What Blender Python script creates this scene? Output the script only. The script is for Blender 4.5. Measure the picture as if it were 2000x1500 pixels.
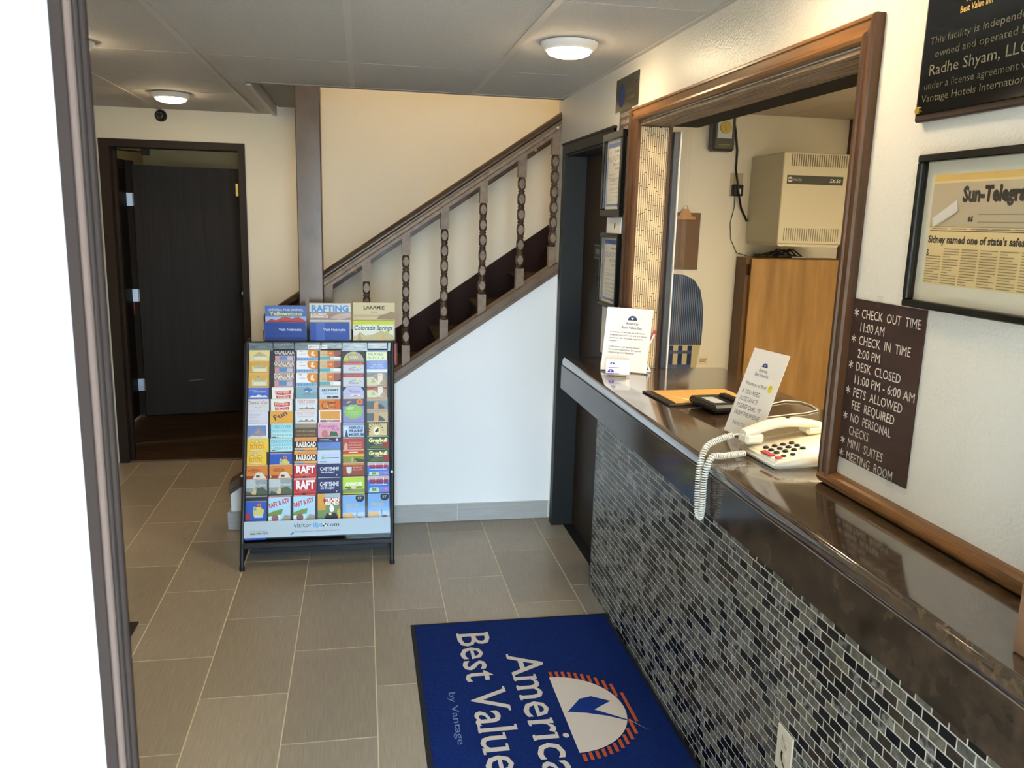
import bpy, bmesh, math, random
from mathutils import Matrix, Vector
for o in list(bpy.data.objects): bpy.data.objects.remove(o)
COL = bpy.context.scene.collection
SC = bpy.context.scene
RND = random.Random(7)
PI = math.pi

# ------------------------------------------------------------------ camera
cam_d = bpy.data.cameras.new('camera'); cam = bpy.data.objects.new('camera', cam_d); COL.objects.link(cam)
yaw, pitch, roll = math.radians(10.4816), math.radians(11.2658), math.radians(-1.5456)
cy, sy, cp, sp, cr, sr = math.cos(yaw), math.sin(yaw), math.cos(pitch), math.sin(pitch), math.cos(roll), math.sin(roll)
fwd = Vector((sy*cp, cy*cp, -sp)); rt = Vector((cy, -sy, 0)); dn = fwd.cross(rt)
right = cr*rt + sr*dn; down = -sr*rt + cr*dn
M = Matrix.Identity(4)
for i in range(3):
    M[i][0] = right[i]; M[i][1] = -down[i]; M[i][2] = -fwd[i]
M.translation = (0, 0, 1.672)
cam.matrix_world = M
cam_d.sensor_width = 36; cam_d.lens = 1606.24/2000*36; cam_d.clip_start = 0.05; cam_d.clip_end = 200
cam_d.dof.use_dof = True; cam_d.dof.focus_distance = 2.4; cam_d.dof.aperture_fstop = 18
SC.camera = cam
# ------------------------------------------------------------------ sky, sun, exposure
W = bpy.data.worlds.new('sky'); SC.world = W; W.use_nodes = True
bg = W.node_tree.nodes['Background']; bg.inputs[0].default_value = (0.60, 0.80, 1.0, 1); bg.inputs[1].default_value = 44.0
sd = bpy.data.lights.new('sun', 'SUN'); sd.energy = 130; sd.angle = 0.01; sd.color = (1, .95, .88)
so = bpy.data.objects.new('sun', sd); COL.objects.link(so); so.location = (3, 4, 8)
so.rotation_euler = Vector((-.30, -.42, -.85)).to_track_quat('-Z', 'Y').to_euler()
def portal(name, loc, sx, sz):
    d = bpy.data.lights.new(name, 'AREA'); d.shape = 'RECTANGLE'; d.size = sx; d.size_y = sz
    d.cycles.is_portal = True
    o = bpy.data.objects.new(name, d); COL.objects.link(o); o.location = loc; o.rotation_euler = (PI/2, 0, 0)
portal('door_portal', (-.275, -.27, 1.05), 1.25, 2.1)
LED = 62.0      # ceiling lamp emission
SC.view_settings.view_transform = 'Standard'; SC.view_settings.look = 'None'
SC.view_settings.exposure = 0.48; SC.view_settings.gamma = 1; SC.view_settings.use_curve_mapping = False

# ------------------------------------------------------------------ materials
def lin(c):
    if isinstance(c, str): c = tuple(int(c[i:i+2], 16)/255 for i in (0, 2, 4))
    return tuple((x/12.92 if x <= .04045 else ((x+.055)/1.055)**2.4) for x in c[:3]) + (1,)
MC = {}
def mat(name, col, rough=.5, metal=0, spec=.5, noise=None, bump=None, emit=None, coat=0, trans=0, alpha=1, ior=1.45):
    """noise=(colour2, scale(x,y,z), detail, contrast) ; bump=(scale, strength, distance)"""
    if name in MC: return MC[name]
    m = bpy.data.materials.new(name); m.use_nodes = True; nt = m.node_tree; N = nt.nodes; L = nt.links
    b = N['Principled BSDF']
    b.inputs['Base Color'].default_value = lin(col); b.inputs['Roughness'].default_value = rough
    b.inputs['Metallic'].default_value = metal; b.inputs['Specular IOR Level'].default_value = spec
    b.inputs['Coat Weight'].default_value = coat; b.inputs['Transmission Weight'].default_value = trans
    b.inputs['Alpha'].default_value = alpha; b.inputs['IOR'].default_value = ior
    if coat: b.inputs['Coat Roughness'].default_value = .08
    tc = N.new('ShaderNodeTexCoord')
    if noise:
        c2, sc, det, con = noise
        mp = N.new('ShaderNodeMapping'); mp.inputs['Scale'].default_value = sc
        geo = N.new('ShaderNodeNewGeometry')
        L.new(geo.outputs['Position'], mp.inputs['Vector'])
        n = N.new('ShaderNodeTexNoise'); n.inputs['Scale'].default_value = 1; n.inputs['Detail'].default_value = det
        L.new(mp.outputs[0], n.inputs['Vector'])
        r = N.new('ShaderNodeValToRGB'); e = r.color_ramp.elements
        e[0].position = .5-con; e[1].position = .5+con; e[0].color = lin(col); e[1].color = lin(c2)
        L.new(n.outputs['Fac'], r.inputs[0]); L.new(r.outputs[0], b.inputs['Base Color'])
    if bump:
        geo = N.new('ShaderNodeNewGeometry'); mp = N.new('ShaderNodeMapping')
        s = bump[0]; mp.inputs['Scale'].default_value = s if isinstance(s, tuple) else (s, s, s)
        L.new(geo.outputs['Position'], mp.inputs['Vector'])
        n = N.new('ShaderNodeTexNoise'); n.inputs['Scale'].default_value = 1; n.inputs['Detail'].default_value = 2
        L.new(mp.outputs[0], n.inputs['Vector'])
        bp = N.new('ShaderNodeBump'); bp.inputs['Strength'].default_value = bump[1]; bp.inputs['Distance'].default_value = bump[2]
        L.new(n.outputs['Fac'], bp.inputs['Height']); L.new(bp.outputs[0], b.inputs['Normal'])
    if emit:
        b.inputs['Emission Color'].default_value = lin(emit[0]); b.inputs['Emission Strength'].default_value = emit[1]
    MC[name] = m
    return m
def printmat(name, rough, coat=0, spec=.5):
    m = bpy.data.materials.new(name); m.use_nodes = True; nt = m.node_tree
    b = nt.nodes['Principled BSDF']; b.inputs['Roughness'].default_value = rough; b.inputs['Coat Weight'].default_value = coat
    b.inputs['Specular IOR Level'].default_value = spec
    v = nt.nodes.new('ShaderNodeVertexColor'); v.layer_name = 'Col'
    nt.links.new(v.outputs[0], b.inputs['Base Color'])
    return m
PRINT = printmat('printed_ink', .5, spec=.25); MATTE = printmat('matte_print', .8, spec=.2); FRAMED = printmat('print_under_glass', .45, coat=1)
PILE = printmat('dyed_pile', .95, spec=.1)

wallp = mat('wall_paint', 'e0dcd3', .32, bump=(150, .4, .004))
kneep = mat('smooth_wall_paint', 'e9e7e2', .45, bump=(60, .15, .003))
backp = mat('back_wall_paint', 'eee6d0', .6, bump=(60, .15, .003))
officep = mat('office_paint', 'e2ddcb', .55)
ceilm = mat('ceiling_tile_fibre', 'c4beb5', .9, spec=.2, noise=('b9b3a9', (180, 180, 180), 3, .15), bump=(320, .5, .002))
tbar = mat('ceiling_grid_metal', 'c0b9ae', .5)
oceil = mat('office_ceiling_fibre', 'cfc4b4', .9, spec=.2)
def streak(name, a, b, sc, rough, **k): return mat(name, a, rough, noise=(b, sc, 3, .2), **k)
tilem = [streak('floor_tile_%d' % i, a, b, (260, 9, 9), .33, bump=((260, 9, 9), .08, .001)) for i, (a, b) in
         enumerate([('8e8270', '9f9381'), ('897c6a', '998d7a'), ('948774', 'a39784')])]
grout = mat('floor_grout', 'd2c3a4', .9)
basetile = streak('baseboard_tile', '9d9b96', 'aaa8a2', (9, 9, 240), .4)
basegrout = mat('baseboard_grout', 'c3bfb4', .9)
bwood = mat('brown_painted_wood', '4f3d2b', .4, spec=.35, noise=('64503a', (14, 14, 5), 4, .22), bump=((60, 60, 8), .12, .002))
bwood2 = mat('brown_wood_and_flat_sheen', '5f4c39', .45, spec=.35, noise=('7a6550', (30, 30, 30), 4, .2))  # rail brown, also used on baluster flats to paint their sheen
railw = mat('rail_dark_wood', '35261a', .36, spec=.35, noise=('4a3725', (8, 40, 40), 4, .2))
skirtw = mat('dark_skirt_wood', '29160f', .6, spec=.2)
doorw = mat('dark_stained_door_wood', '2b2118', .5, spec=.2, noise=('372b1f', (40, 40, 1.6), 5, .25), bump=((160, 160, 5), .12, .001))
frameb = mat('black_green_casing_paint', '191a19', .5, spec=.3)
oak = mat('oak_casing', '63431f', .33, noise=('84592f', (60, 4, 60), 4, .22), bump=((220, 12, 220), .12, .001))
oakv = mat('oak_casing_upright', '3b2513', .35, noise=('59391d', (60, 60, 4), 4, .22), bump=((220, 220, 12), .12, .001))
fluted = mat('fluted_soffit_wood', '33281f', .6, noise=('9a846c', (260, 5, 260), 3, .18), bump=((260, 5, 260), .9, .005))
cabw = mat('honey_cabinet_wood', '94703f', .45, noise=('b38c55', (22, 22, 2.4), 5, .2))
cabd = mat('cabinet_side_wood', '6a4a2a', .5)
gran = mat('brown_laminate_stone', '1b1511', .12, noise=('5d4b39', (60, 60, 60), 10, .19), spec=.7, coat=1)
apronm = mat('dark_apron_laminate', '191512', .12, noise=('42352a', (22, 22, 22), 10, .2), spec=.5)
bamboo = mat('cream_bamboo_strip', 'd3bd98', .5, noise=('c2a983', (90, 90, 6), 3, .2))
bamboog = mat('bamboo_joint', '3f2a19', .8)
black = mat('black_plastic', '101010', .35); blackm = mat('black_metal', '0c0c0d', .7, spec=.2)
rackm = mat('rack_black_metal', '1b1d20', .42); rackp = mat('rack_black_plastic', '17181b', .5)
frameblk = mat('black_lacquer', '0c0c0c', .2)
chrome = mat('chrome', 'cccccc', .15, metal=1); steel = mat('brushed_steel', 'a9adb3', .4, metal=1)
brass = mat('brass', 'c9a850', .3, metal=1); bronze = mat('brown_bronze_metal', '130d0a', .8, spec=.1)
greyseal = mat('grey_seal_strip', '332a25', .8, spec=.1)
white = mat('white_plastic', 'e9e7e0', .35); ivory = mat('ivory_phone_plastic', 'e6dfcb', .28, coat=.3)
paper = mat('white_paper', 'eeebe6', .5); tanpaper = mat('tan_paper', 'c89f5c', .5, noise=('bd9450', (60, 60, 60), 2, .2))
matblk = mat('rubber_border', '14161a', .8); matblue = mat('blue_pile', '0f2a6c', .95, spec=.15, noise=('0b2058', (120, 120, 120), 3, .15), bump=(700, .8, .003))
carpet = mat('hall_carpet', '3a291c', .95, spec=.1, noise=('4d3826', (3, 55, 3), 2, .12), bump=(500, .5, .003))
treadc = mat('tread_carpet', '2a231b', .95, spec=.1, noise=('383024', (10, 10, 90), 2, .15))
putty = mat('putty_metal_case', 'cfc9b0', .4); slotd = mat('vent_slot_shadow', '6f6a5a', .7)
glow = mat('lamp_diffuser', 'fff6e0', .5, emit=('ffe4b6', LED)); whitering = mat('white_lamp_ring', 'f2f0ea', .4)
def panemat(name, k, tint=(1, 1, 1, 1)):
    m = bpy.data.materials.new(name); m.use_nodes = True; nt = m.node_tree; N = nt.nodes; N.remove(N['Principled BSDF'])
    t = N.new('ShaderNodeBsdfTransparent'); t.inputs[0].default_value = tint; g = N.new('ShaderNodeBsdfGlossy'); g.inputs['Roughness'].default_value = .03
    f = N.new('ShaderNodeFresnel'); f.inputs[0].default_value = k; x = N.new('ShaderNodeMixShader')
    gg = N.new('ShaderNodeNewGeometry'); mm = N.new('ShaderNodeMath'); mm.operation = 'SUBTRACT'; mm.use_clamp = True; nt.links.new(f.outputs[0], mm.inputs[0]); nt.links.new(gg.outputs['Backfacing'], mm.inputs[1]); nt.links.new(mm.outputs[0], x.inputs[0]); nt.links.new(t.outputs[0], x.inputs[1]); nt.links.new(g.outputs[0], x.inputs[2]); nt.links.new(x.outputs[0], N['Material Output'].inputs[0])
    return m
clear = panemat('clear_acrylic', 1.4, (.97, .98, .98, 1)); glass = panemat('clear_glass', 1.3); front_film = panemat('clear_front_film', 1.12)
concrete = mat('pale_concrete', 'dcd9d2', .9)
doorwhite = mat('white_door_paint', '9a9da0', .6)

# ------------------------------------------------------------------ mesh builder
class MB:
    def __init__(s): s.v = []; s.f = []; s.m = []; s.sm = []
    def add(s, vs, fs, mi=0, smooth=False, T=None):
        b = len(s.v)
        s.v += [tuple(T @ Vector(p)) if T else tuple(p) for p in vs]
        for f in fs: s.f.append([b+i for i in f]); s.m.append(mi); s.sm.append(smooth)
        return s
    def box(s, x0, y0, z0, x1, y1, z1, mi=0, T=None, b=0):
        x0, x1 = sorted((x0, x1)); y0, y1 = sorted((y0, y1)); z0, z1 = sorted((z0, z1))
        if b:
            b = min(b, (x1-x0)*.45, (y1-y0)*.45, (z1-z0)*.45)
            vs = []
            for (X, sx) in ((x0, 1), (x1, -1)):
                for (Y, s_y) in ((y0, 1), (y1, -1)):
                    for (Z, sz) in ((z0, 1), (z1, -1)):
                        vs += [(X, Y+s_y*b, Z+sz*b), (X+sx*b, Y, Z+sz*b), (X+sx*b, Y+s_y*b, Z)]
            bm = bmesh.new(); [bm.verts.new(p) for p in vs]
            r = bmesh.ops.convex_hull(bm, input=bm.verts); bm.verts.index_update(); bm.verts.ensure_lookup_table()
            bmesh.ops.recalc_face_normals(bm, faces=bm.faces)
            s.add([v.co[:] for v in bm.verts], [[v.index for v in f.verts] for f in bm.faces], mi, False, T); bm.free(); return s
        vs = [(x0, y0, z0), (x1, y0, z0), (x1, y1, z0), (x0, y1, z0), (x0, y0, z1), (x1, y0, z1), (x1, y1, z1), (x0, y1, z1)]
        return s.add(vs, [(0, 3, 2, 1), (4, 5, 6, 7), (0, 1, 5, 4), (1, 2, 6, 5), (2, 3, 7, 6), (3, 0, 4, 7)], mi, False, T)
    def prism(s, poly, axis, a, b, mi=0, T=None, smooth=False):
        """poly: 2D points; axis 'x': (y,z), 'y': (x,z), 'z': (x,y); extruded a..b"""
        n = len(poly)
        ar = sum(poly[i][0]*poly[(i+1) % n][1]-poly[(i+1) % n][0]*poly[i][1] for i in range(n))
        if ar < 0: poly = poly[::-1]
        def P(p, t): return {'x': (t, p[0], p[1]), 'y': (p[0], t, p[1]), 'z': (p[0], p[1], t)}[axis]
        if a > b: a, b = b, a
        vs = [P(p, a) for p in poly]+[P(p, b) for p in poly]
        A = list(range(n)); B = list(range(n, 2*n))
        sides = [(i, (i+1) % n, n+(i+1) % n, n+i) for i in range(n)]
        if axis == 'y': fs = [A, B[::-1]]+[q[::-1] for q in sides]
        else: fs = [A[::-1], B]+sides
        bb = len(s.v); s.add(vs, fs[:2], mi, False, T); s.f += [[bb+i for i in q] for q in fs[2:]]; s.m += [mi]*n; s.sm += [smooth]*n
        return s
    def tube(s, path, r, seg=10, mi=0, caps=True, closed=False):
        pts = [Vector(p) for p in path]; n = len(pts); rings = []
        up = Vector((0, 0, 1))
        prev = None
        for i in range(n):
            if closed: t = (pts[(i+1) % n]-pts[i-1])
            else: t = pts[min(i+1, n-1)]-pts[max(i-1, 0)]
            t.normalize()
            if prev is None:
                a = t.cross(up)
                if a.length < .05: a = t.cross(Vector((1, 0, 0)))
            else: a = prev - t*prev.dot(t)
            a.normalize(); prev = a; b = t.cross(a)
            rr = r[i] if isinstance(r, (list, tuple)) else r
            rings.append([pts[i]+(a*math.cos(2*PI*k/seg)+b*math.sin(2*PI*k/seg))*rr for k in range(seg)])
        vs = [p for R_ in rings for p in R_]; fs = []
        for i in range(n if closed else n-1):
            j = (i+1) % n
            for k in range(seg): fs.append((i*seg+k, i*seg+(k+1) % seg, j*seg+(k+1) % seg, j*seg+k))
        fs = [f[::-1] for f in fs]
        s.add(vs, fs, mi, True)
        if caps and not closed:
            s.add([vs[k] for k in range(seg)], [list(range(seg))], mi); s.add([vs[(n-1)*seg+k] for k in range(seg)], [list(range(seg))[::-1]], mi)
        return s
    def lathe(s, prof, c=(0, 0, 0), axis='z', seg=16, mi=0, clamp=None, smooth=True, T=None):
        """prof [(r, h)]"""
        vs = []; n = len(prof)
        for r, h in prof:
            for k in range(seg):
                a = 2*PI*(k+.5)/seg; x, y = r*math.cos(a), r*math.sin(a)
                if clamp: x = max(-clamp, min(clamp, x)); y = max(-clamp, min(clamp, y))
                p = {'z': (x, y, h), 'y': (x, h, -y), 'x': (h, x, y)}[axis]
                vs.append((c[0]+p[0], c[1]+p[1], c[2]+p[2]))
        fs = [(i*seg+k, i*seg+(k+1) % seg, (i+1)*seg+(k+1) % seg, (i+1)*seg+k) for i in range(n-1) for k in range(seg)]
        s.add(vs, fs, mi, smooth, T)
        s.add(vs[:seg], [list(range(seg))[::-1]], mi, False, T); s.add(vs[(n-1)*seg:], [list(range(seg))], mi, False, T)
        return s
    def build(s, name, mats, parent=None, T=None):
        me = bpy.data.meshes.new(name); me.from_pydata(s.v, [], s.f)
        ms = mats if isinstance(mats, (list, tuple)) else [mats]
        for m in ms: me.materials.append(m)
        me.polygons.foreach_set('material_index', s.m); me.polygons.foreach_set('use_smooth', s.sm); me.update()
        o = bpy.data.objects.new(name, me); COL.objects.link(o)
        if parent: o.parent = parent
        if T is not None: o.matrix_local = T
        return o
def tag(o, label=None, cat=None, group=None, kind=None):
    for k, v in (('label', label), ('category', cat), ('group', group), ('kind', kind)):
        if v: o[k] = v
    return o
def thing(name, label, cat, T=None, group=None):
    o = bpy.data.objects.new(name, None); COL.objects.link(o); o.empty_display_size = .05
    if T is not None: o.matrix_world = T
    return tag(o, label, cat, group)
def struct(name, mb, m): return tag(mb.build(name, m), kind='structure')
def at(x, y, z, rz=0, rx=0): return Matrix.Translation((x, y, z)) @ Matrix.Rotation(rz, 4, 'Z') @ Matrix.Rotation(rx, 4, 'X')
WALL = -PI/2           # things on the right wall: local x runs towards the viewer, local -y out of the wall
def B(*a, **k): return MB().box(*a, **k)

# ------------------------------------------------------------------ flat print
TX = {}
def text_geo(s, bold=0, shear=0):
    key = (s, bold, shear)
    if key in TX: return TX[key]
    cu = bpy.data.curves.new('t', 'FONT'); cu.body = s; cu.resolution_u = 2; cu.offset = bold; cu.shear = shear; cu.size = 1
    o = bpy.data.objects.new('t', cu); COL.objects.link(o)
    me = bpy.data.meshes.new_from_object(o)
    vs = [(v.co.x, v.co.y) for v in me.vertices]; fs = [list(p.vertices) for p in me.polygons]
    fs = [f if me.polygons[i].normal.z > 0 else f[::-1] for i, f in enumerate(fs)]
    bpy.data.objects.remove(o); bpy.data.curves.remove(cu); bpy.data.meshes.remove(me)
    TX[key] = (vs, fs); return TX[key]
CAP = None
def cap_h():
    global CAP
    if CAP is None: CAP = max(v[1] for v in text_geo('H')[0])
    return CAP
def ell(cx, cy_, rx, ry, n=20, a0=0, a1=2*PI): return [(cx+rx*math.cos(a0+(a1-a0)*i/(n if a1-a0 > 6.2 else n-1)), cy_+ry*math.sin(a0+(a1-a0)*i/(n if a1-a0 > 6.2 else n-1))) for i in range(n)]
def decal(name, ops, parent, m=None, y=-.0004, step=.00012, T=None, fx=lambda p: p, kind=None, clip=None):
    """ops: ('R',u0,v0,u1,v1,col) ('P',[pts],col) ('E',cx,cy,rx,ry,col) ('T',u,v,text,cap,col,{w,al,bold,shear,rot}); local XZ plane facing -Y"""
    vs = []; fs = []; cols = []; lay = 0
    for op in ops:
        k = op[0]; yy = y - step*lay; lay += 1
        if k == 'R': P = [(op[1], op[2]), (op[3], op[2]), (op[3], op[4]), (op[1], op[4])]; F = [[0, 1, 2, 3]]; c = op[5]
        elif k == 'P':
            P = list(op[1]); n = len(P); c = op[2]
            if sum(P[i][0]*P[(i+1) % n][1]-P[(i+1) % n][0]*P[i][1] for i in range(n)) < 0: P = P[::-1]
            F = [list(range(n))]
        elif k == 'E': P = ell(*op[1:5]); F = [list(range(len(P)))]; c = op[5]
        else:
            _, u, v, s, h, c = op[:6]; kw = op[6] if len(op) > 6 else {}
            V, F = text_geo(s, kw.get('bold', 0), kw.get('shear', 0))
            if not V: continue
            x0 = min(p[0] for p in V); x1 = max(p[0] for p in V); sc = h/cap_h(); sx = sc
            if kw.get('w'): sx = kw['w']/(x1-x0)
            off = {'l': 0, 'c': -.5, 'r': -1}[kw.get('al', 'l')]*(x1-x0)*sx
            r = kw.get('rot', 0); P = []
            arc = kw.get('arc', 0)
            for p in V:
                a = (p[0]-x0)*sx+off; b_ = p[1]*sc
                if arc: b_ += -arc*(a*a)
                P.append((u+a*math.cos(r)-b_*math.sin(r), v+a*math.sin(r)+b_*math.cos(r)))
        P = [fx(p) for p in P]
        if clip: P = [(min(max(p[0], clip[0]), clip[2]), min(max(p[1], clip[1]), clip[3])) for p in P]
        b0 = len(vs); vs += [(p[0], yy, p[1]) for p in P]
        for f in F: fs.append([b0+i for i in f]); cols.append(lin(c))
    me = bpy.data.meshes.new(name); me.from_pydata(vs, [], fs); me.materials.append(m or PRINT)
    at_ = me.color_attributes.new('Col', 'FLOAT_COLOR', 'CORNER')
    data = []
    for f, c in zip(fs, cols): data += list(c)*len(f)
    at_.data.foreach_set('color', data); me.update()
    o = bpy.data.objects.new(name, me); COL.objects.link(o)
    if parent: o.parent = parent
    if T is not None: o.matrix_local = T
    return o

# ================================================================== SETTING
XW = 1.045; ZC = 2.298; YS = 4.385; YB = 5.706
# floor slab with one object per tile
fl = struct('floor', B(-2.6, -.25, -.06, 1.10, YB+.02, -.0012), grout)
gx = [-2.6, -2.391, -2.087, -1.783, -1.479, -1.175, -.877, -.573, -.271, .038, .344, .650, .951, 1.10]
ph = [3.04, 2.75, 3.04, 2.75, 3.04, 2.75, 3.04, 2.75, 3.04, 2.75, 3.04, 3.335, 3.486]
tcache = {}
for i in range(len(gx)-1):
    x0, x1 = gx[i], gx[i+1]; y = ph[i]-.59*6
    while y < YB:
        a, b = max(y, -.25), min(y+.59, YB+.005)
        y += .59
        if b-a < .02: continue
        key = (round(x1-x0, 3), round(b-a, 3), RND.randrange(3))
        if key not in tcache:
            mb = B(.0022, .0022, -.008, key[0]-.0022, key[1]-.0022, 0, b=.0008); o = mb.build('tile', tilem[key[2]]); tcache[key] = o.data
        else: o = bpy.data.objects.new('tile', tcache[key]); COL.objects.link(o)
        o.location = (x0, a, 0); o.parent = fl
# private door recess floor
struct('trim_1', B(XW+.055, 3.46, -.01, 1.16, 4.27, .004), frameb)

# right wall with the service window and the private door
OY0, OY1, OZ0, OZ1 = 1.660, 3.12, 1.06, 2.045
DY0, DY1, DZ = 3.462, 4.262, 2.015
mb = MB()
mb.box(XW, -.1, 0, XW+.12, OY0, 2.75); mb.box(XW, OY0, 0, XW+.12, OY1, OZ0); mb.box(XW, OY0, OZ1, XW+.12, OY1, 2.75)
mb.box(XW, OY1, 0, XW+.12, DY0, 2.75); mb.box(XW, DY0, DZ, XW+.12, DY1, 2.75); mb.box(XW, DY1, 0, XW+.12, YS+.10, 2.75)
struct('wall_right', mb, wallp)
# ceiling: slab above, tiles below, grid bars
cx_ = [-2.6, -1.85, -1.245, -.650, -.038, .566, XW]
ry = [-.1, .085, 1.285, 2.487, 3.688, 4.4]
mb = MB(); mb.box(-2.6, -.1, 2.32, XW+.12, 4.40, 2.40); mb.box(-2.6, 4.4, 2.32, -.535, YB, 2.40)
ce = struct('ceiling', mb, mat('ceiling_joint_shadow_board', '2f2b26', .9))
for i in range(len(cx_)-1):
    for j in range(len(ry)-1):
        o = B(cx_[i]+.003, ry[j]+.0035, ZC, cx_[i+1]-.003, ry[j+1]-.0035, ZC+.016).build('ceiling_tile', ceilm, ce)
for (x0, x1) in ((-2.6, -1.85), (-1.85, -1.245), (-1.245, -.650), (-.650, -.535)):
    for (y0, y1) in ((4.4, 4.826), (4.826, YB)):
        B(x0+.003, y0+.003, ZC, x1-.003, y1-.003, ZC+.016).build('ceiling_tile', ceilm, ce)
for x in (-1.85, -1.245, -.650): B(x-.012, -.1, ZC-.003, x+.012, YB, ZC+.002).build('grid_bar', tbar, ce)
for x in (-.038, .566): B(x-.012, -.1, ZC-.003, x+.012, 4.4, ZC+.002).build('grid_bar', tbar, ce)
B(XW-.02, -.1, ZC-.004, XW, 4.4, ZC+.001).build('wall_angle', tbar, ce)
B(-.55, 4.36, ZC-.004, XW, 4.40, ZC+.03).build('stair_edge_angle', mat('stair_edge_angle_paint', '8a8378', .6), ce)
B(-.55, 4.40, ZC-.012, -.528, YB, ZC+.10).build('stair_edge_strip', tbar, ce)
struct('trim_2', MB().box(-.518, 4.40, 2.345, -.25, YB, 2.36).box(-.60, 4.34, 2.405, -.25, YB, 2.45), mat('stair_soffit_paint', '8f887e', .8))  # upper box is added out of sight to close a light leak
# back wall with the hall doorway
HX0, HX1, HZ = -1.562, -.765, 2.075
mb = MB(); mb.box(-2.6, YB, 0, HX0, YB+.12, 2.6); mb.box(HX0, YB, HZ, HX1, YB+.12, 2.6)
mb.box(HX1, YB, 0, -.25, YB+.12, 2.6); mb.box(-.25, YB, 0, 3.3, YB+.12, 4.7)
struct('wall_back', mb, backp)
struct('wall_left', B(-2.72, -.1, 0, -2.6, YB+.12, 2.6), wallp)
# front wall: doorway around the photographer and a window further left
mb = MB()
mb.box(-2.72, -.25, 0, -.9, -.1, 2.6); mb.box(-.9, -.25, 2.1, .35, -.1, 2.6); mb.box(.35, -.25, 0, 3.3, -.1, 2.6)
struct('wall_front', mb, wallp)
struct('light_blocking_wing', B(-7, -3.6, -.06, -1.1, -.251, 3.2), mat('blocking_wing_paint', '6f6250', .8))  # unseen wing added to keep side daylight off the near wall
struct('pavement', B(-24, -40, -.12, 24, -.25, -.06), concrete)
struct('sky_blocking_canopy', B(-1.1, -2.2, 2.5, 4, -.25, 2.65), wallp)  # unseen canopy added to cut off the high sky
# stairwell shell upstairs
mb = MB(); mb.box(-.37, 4.30, 2.41, 3.3, 4.40, 4.7); mb.box(-.37, 4.40, 2.37, -.25, YB, 4.7); mb.box(3.2, 4.40, 0, 3.3, YB, 4.7); mb.box(-.37, 4.3, 4.7, 3.3, YB+.12, 4.8)
struct('wall_stairwell', mb, backp)
# knee wall under the stair and its tile baseboard
SL = .684
def kz(x): return .812+SL*(x-.161)
struct('wall_stair_base', MB().prism([(-.70, 0), (XW, 0), (XW, kz(XW)), (-.70, kz(-.70))], 'y', YS, YS+.10), kneep)
bb = struct('baseboard_back', MB().box(-.706, YS-.006, 0, XW, YS, .103).box(-.712, YS-.006, 0, -.70, YS+.10, .103), basegrout)
for a, b in ((-.712, -.095), (-.091, .515), (.520, XW-.012)): B(a, YS-.013, .004, b, YS-.005, .100, b=.001).build('tile', basetile, bb)
B(-.718, YS-.013, .004, -.711, YS+.10, .100).build('tile', basetile, bb)
# closure right of the stair base, behind the office
struct('wall_office_back', B(XW+.12, YS+.015, 0, 3.3, YS+.10, 2.75), officep)
struct('wall_office_side', B(3.2, -.1, 0, 3.3, YS+.1, 2.75), officep)
struct('floor_office', B(1.165, -.1, -.06, 3.3, YS+.015, 0), carpet)
oc = struct('ceiling_office', B(XW+.12, -.1, 2.29, 3.3, YS+.015, 2.36), oceil)
for (x0, x1) in ((1.17, 1.68), (1.68, 2.29), (2.29, 2.9), (2.9, 3.2)):
    for (y0, y1) in ((-.1, .9), (.9, 2.1), (2.1, 3.32), (3.32, 4.4)):
        B(x0+.003, y0+.003, 2.273, x1-.003, y1-.003, 2.288).build('ceiling_tile', oceil, oc)
struct('trim_3', B(2.70, 4.30, 0, 2.84, 4.40, 2.273), mat('office_post_wood', '4a3020', .5))
# hall beyond the doorway
struct('floor_hall', B(-3.4, YB+.02, -.06, .2, 8.0, .001), carpet)
struct('trim_4', B(HX0, YB-.005, -.003, HX1, YB+.03, .006), mat('threshold_metal', '6b5d4b', .5))
mb = MB(); mb.box(-3.4, 7.75, 0, .2, 7.85, 2.6); mb.box(-1.92, YB+.12, 0, -1.84, 6.1, 2.6); mb.box(-1.92, 6.1, 2.04, -1.84, 7.02, 2.6); mb.box(-1.92, 7.02, 0, -1.84, 7.75, 2.6); mb.box(.1, YB+.12, 0, .2, 7.75, 2.6); mb.box(-3.4, YB+.12, 0, -3.3, 7.75, 2.6)
struct('wall_hall', mb, mat('hall_paint', 'cdbf94', .6))
struct('ceiling_hall', B(-3.4, YB+.12, 2.40, .2, 7.85, 2.46), ceilm)

# frames of the doorways
def casing(name, parts, m): return struct(name, parts, m)
mb = MB(); mb.box(-1.612, YB-.014, 0, HX0+.012, YB+.13, HZ+.03); mb.box(HX1-.012, YB-.014, 0, -.735, YB+.13, HZ+.03); mb.box(-1.612, YB-.0145, HZ-.015, -.735, YB+.13, HZ+.032)
mb.box(HX0+.012, YB+.05, 0, HX0+.03, YB+.09, HZ-.015)
casing('trim_5', mb, mat('dark_brown_frame_paint', '2b1f15', .55, spec=.25))
mb = MB(); mb.box(-1.84, 6.02, 0, -1.80, 6.11, 2.05); mb.box(-1.84, 7.03, 0, -1.762, 7.10, 2.05); mb.box(-1.84, 6.02, 1.99, -1.80, 7.10, 2.05)
casing('trim_6', mb, doorw)
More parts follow.
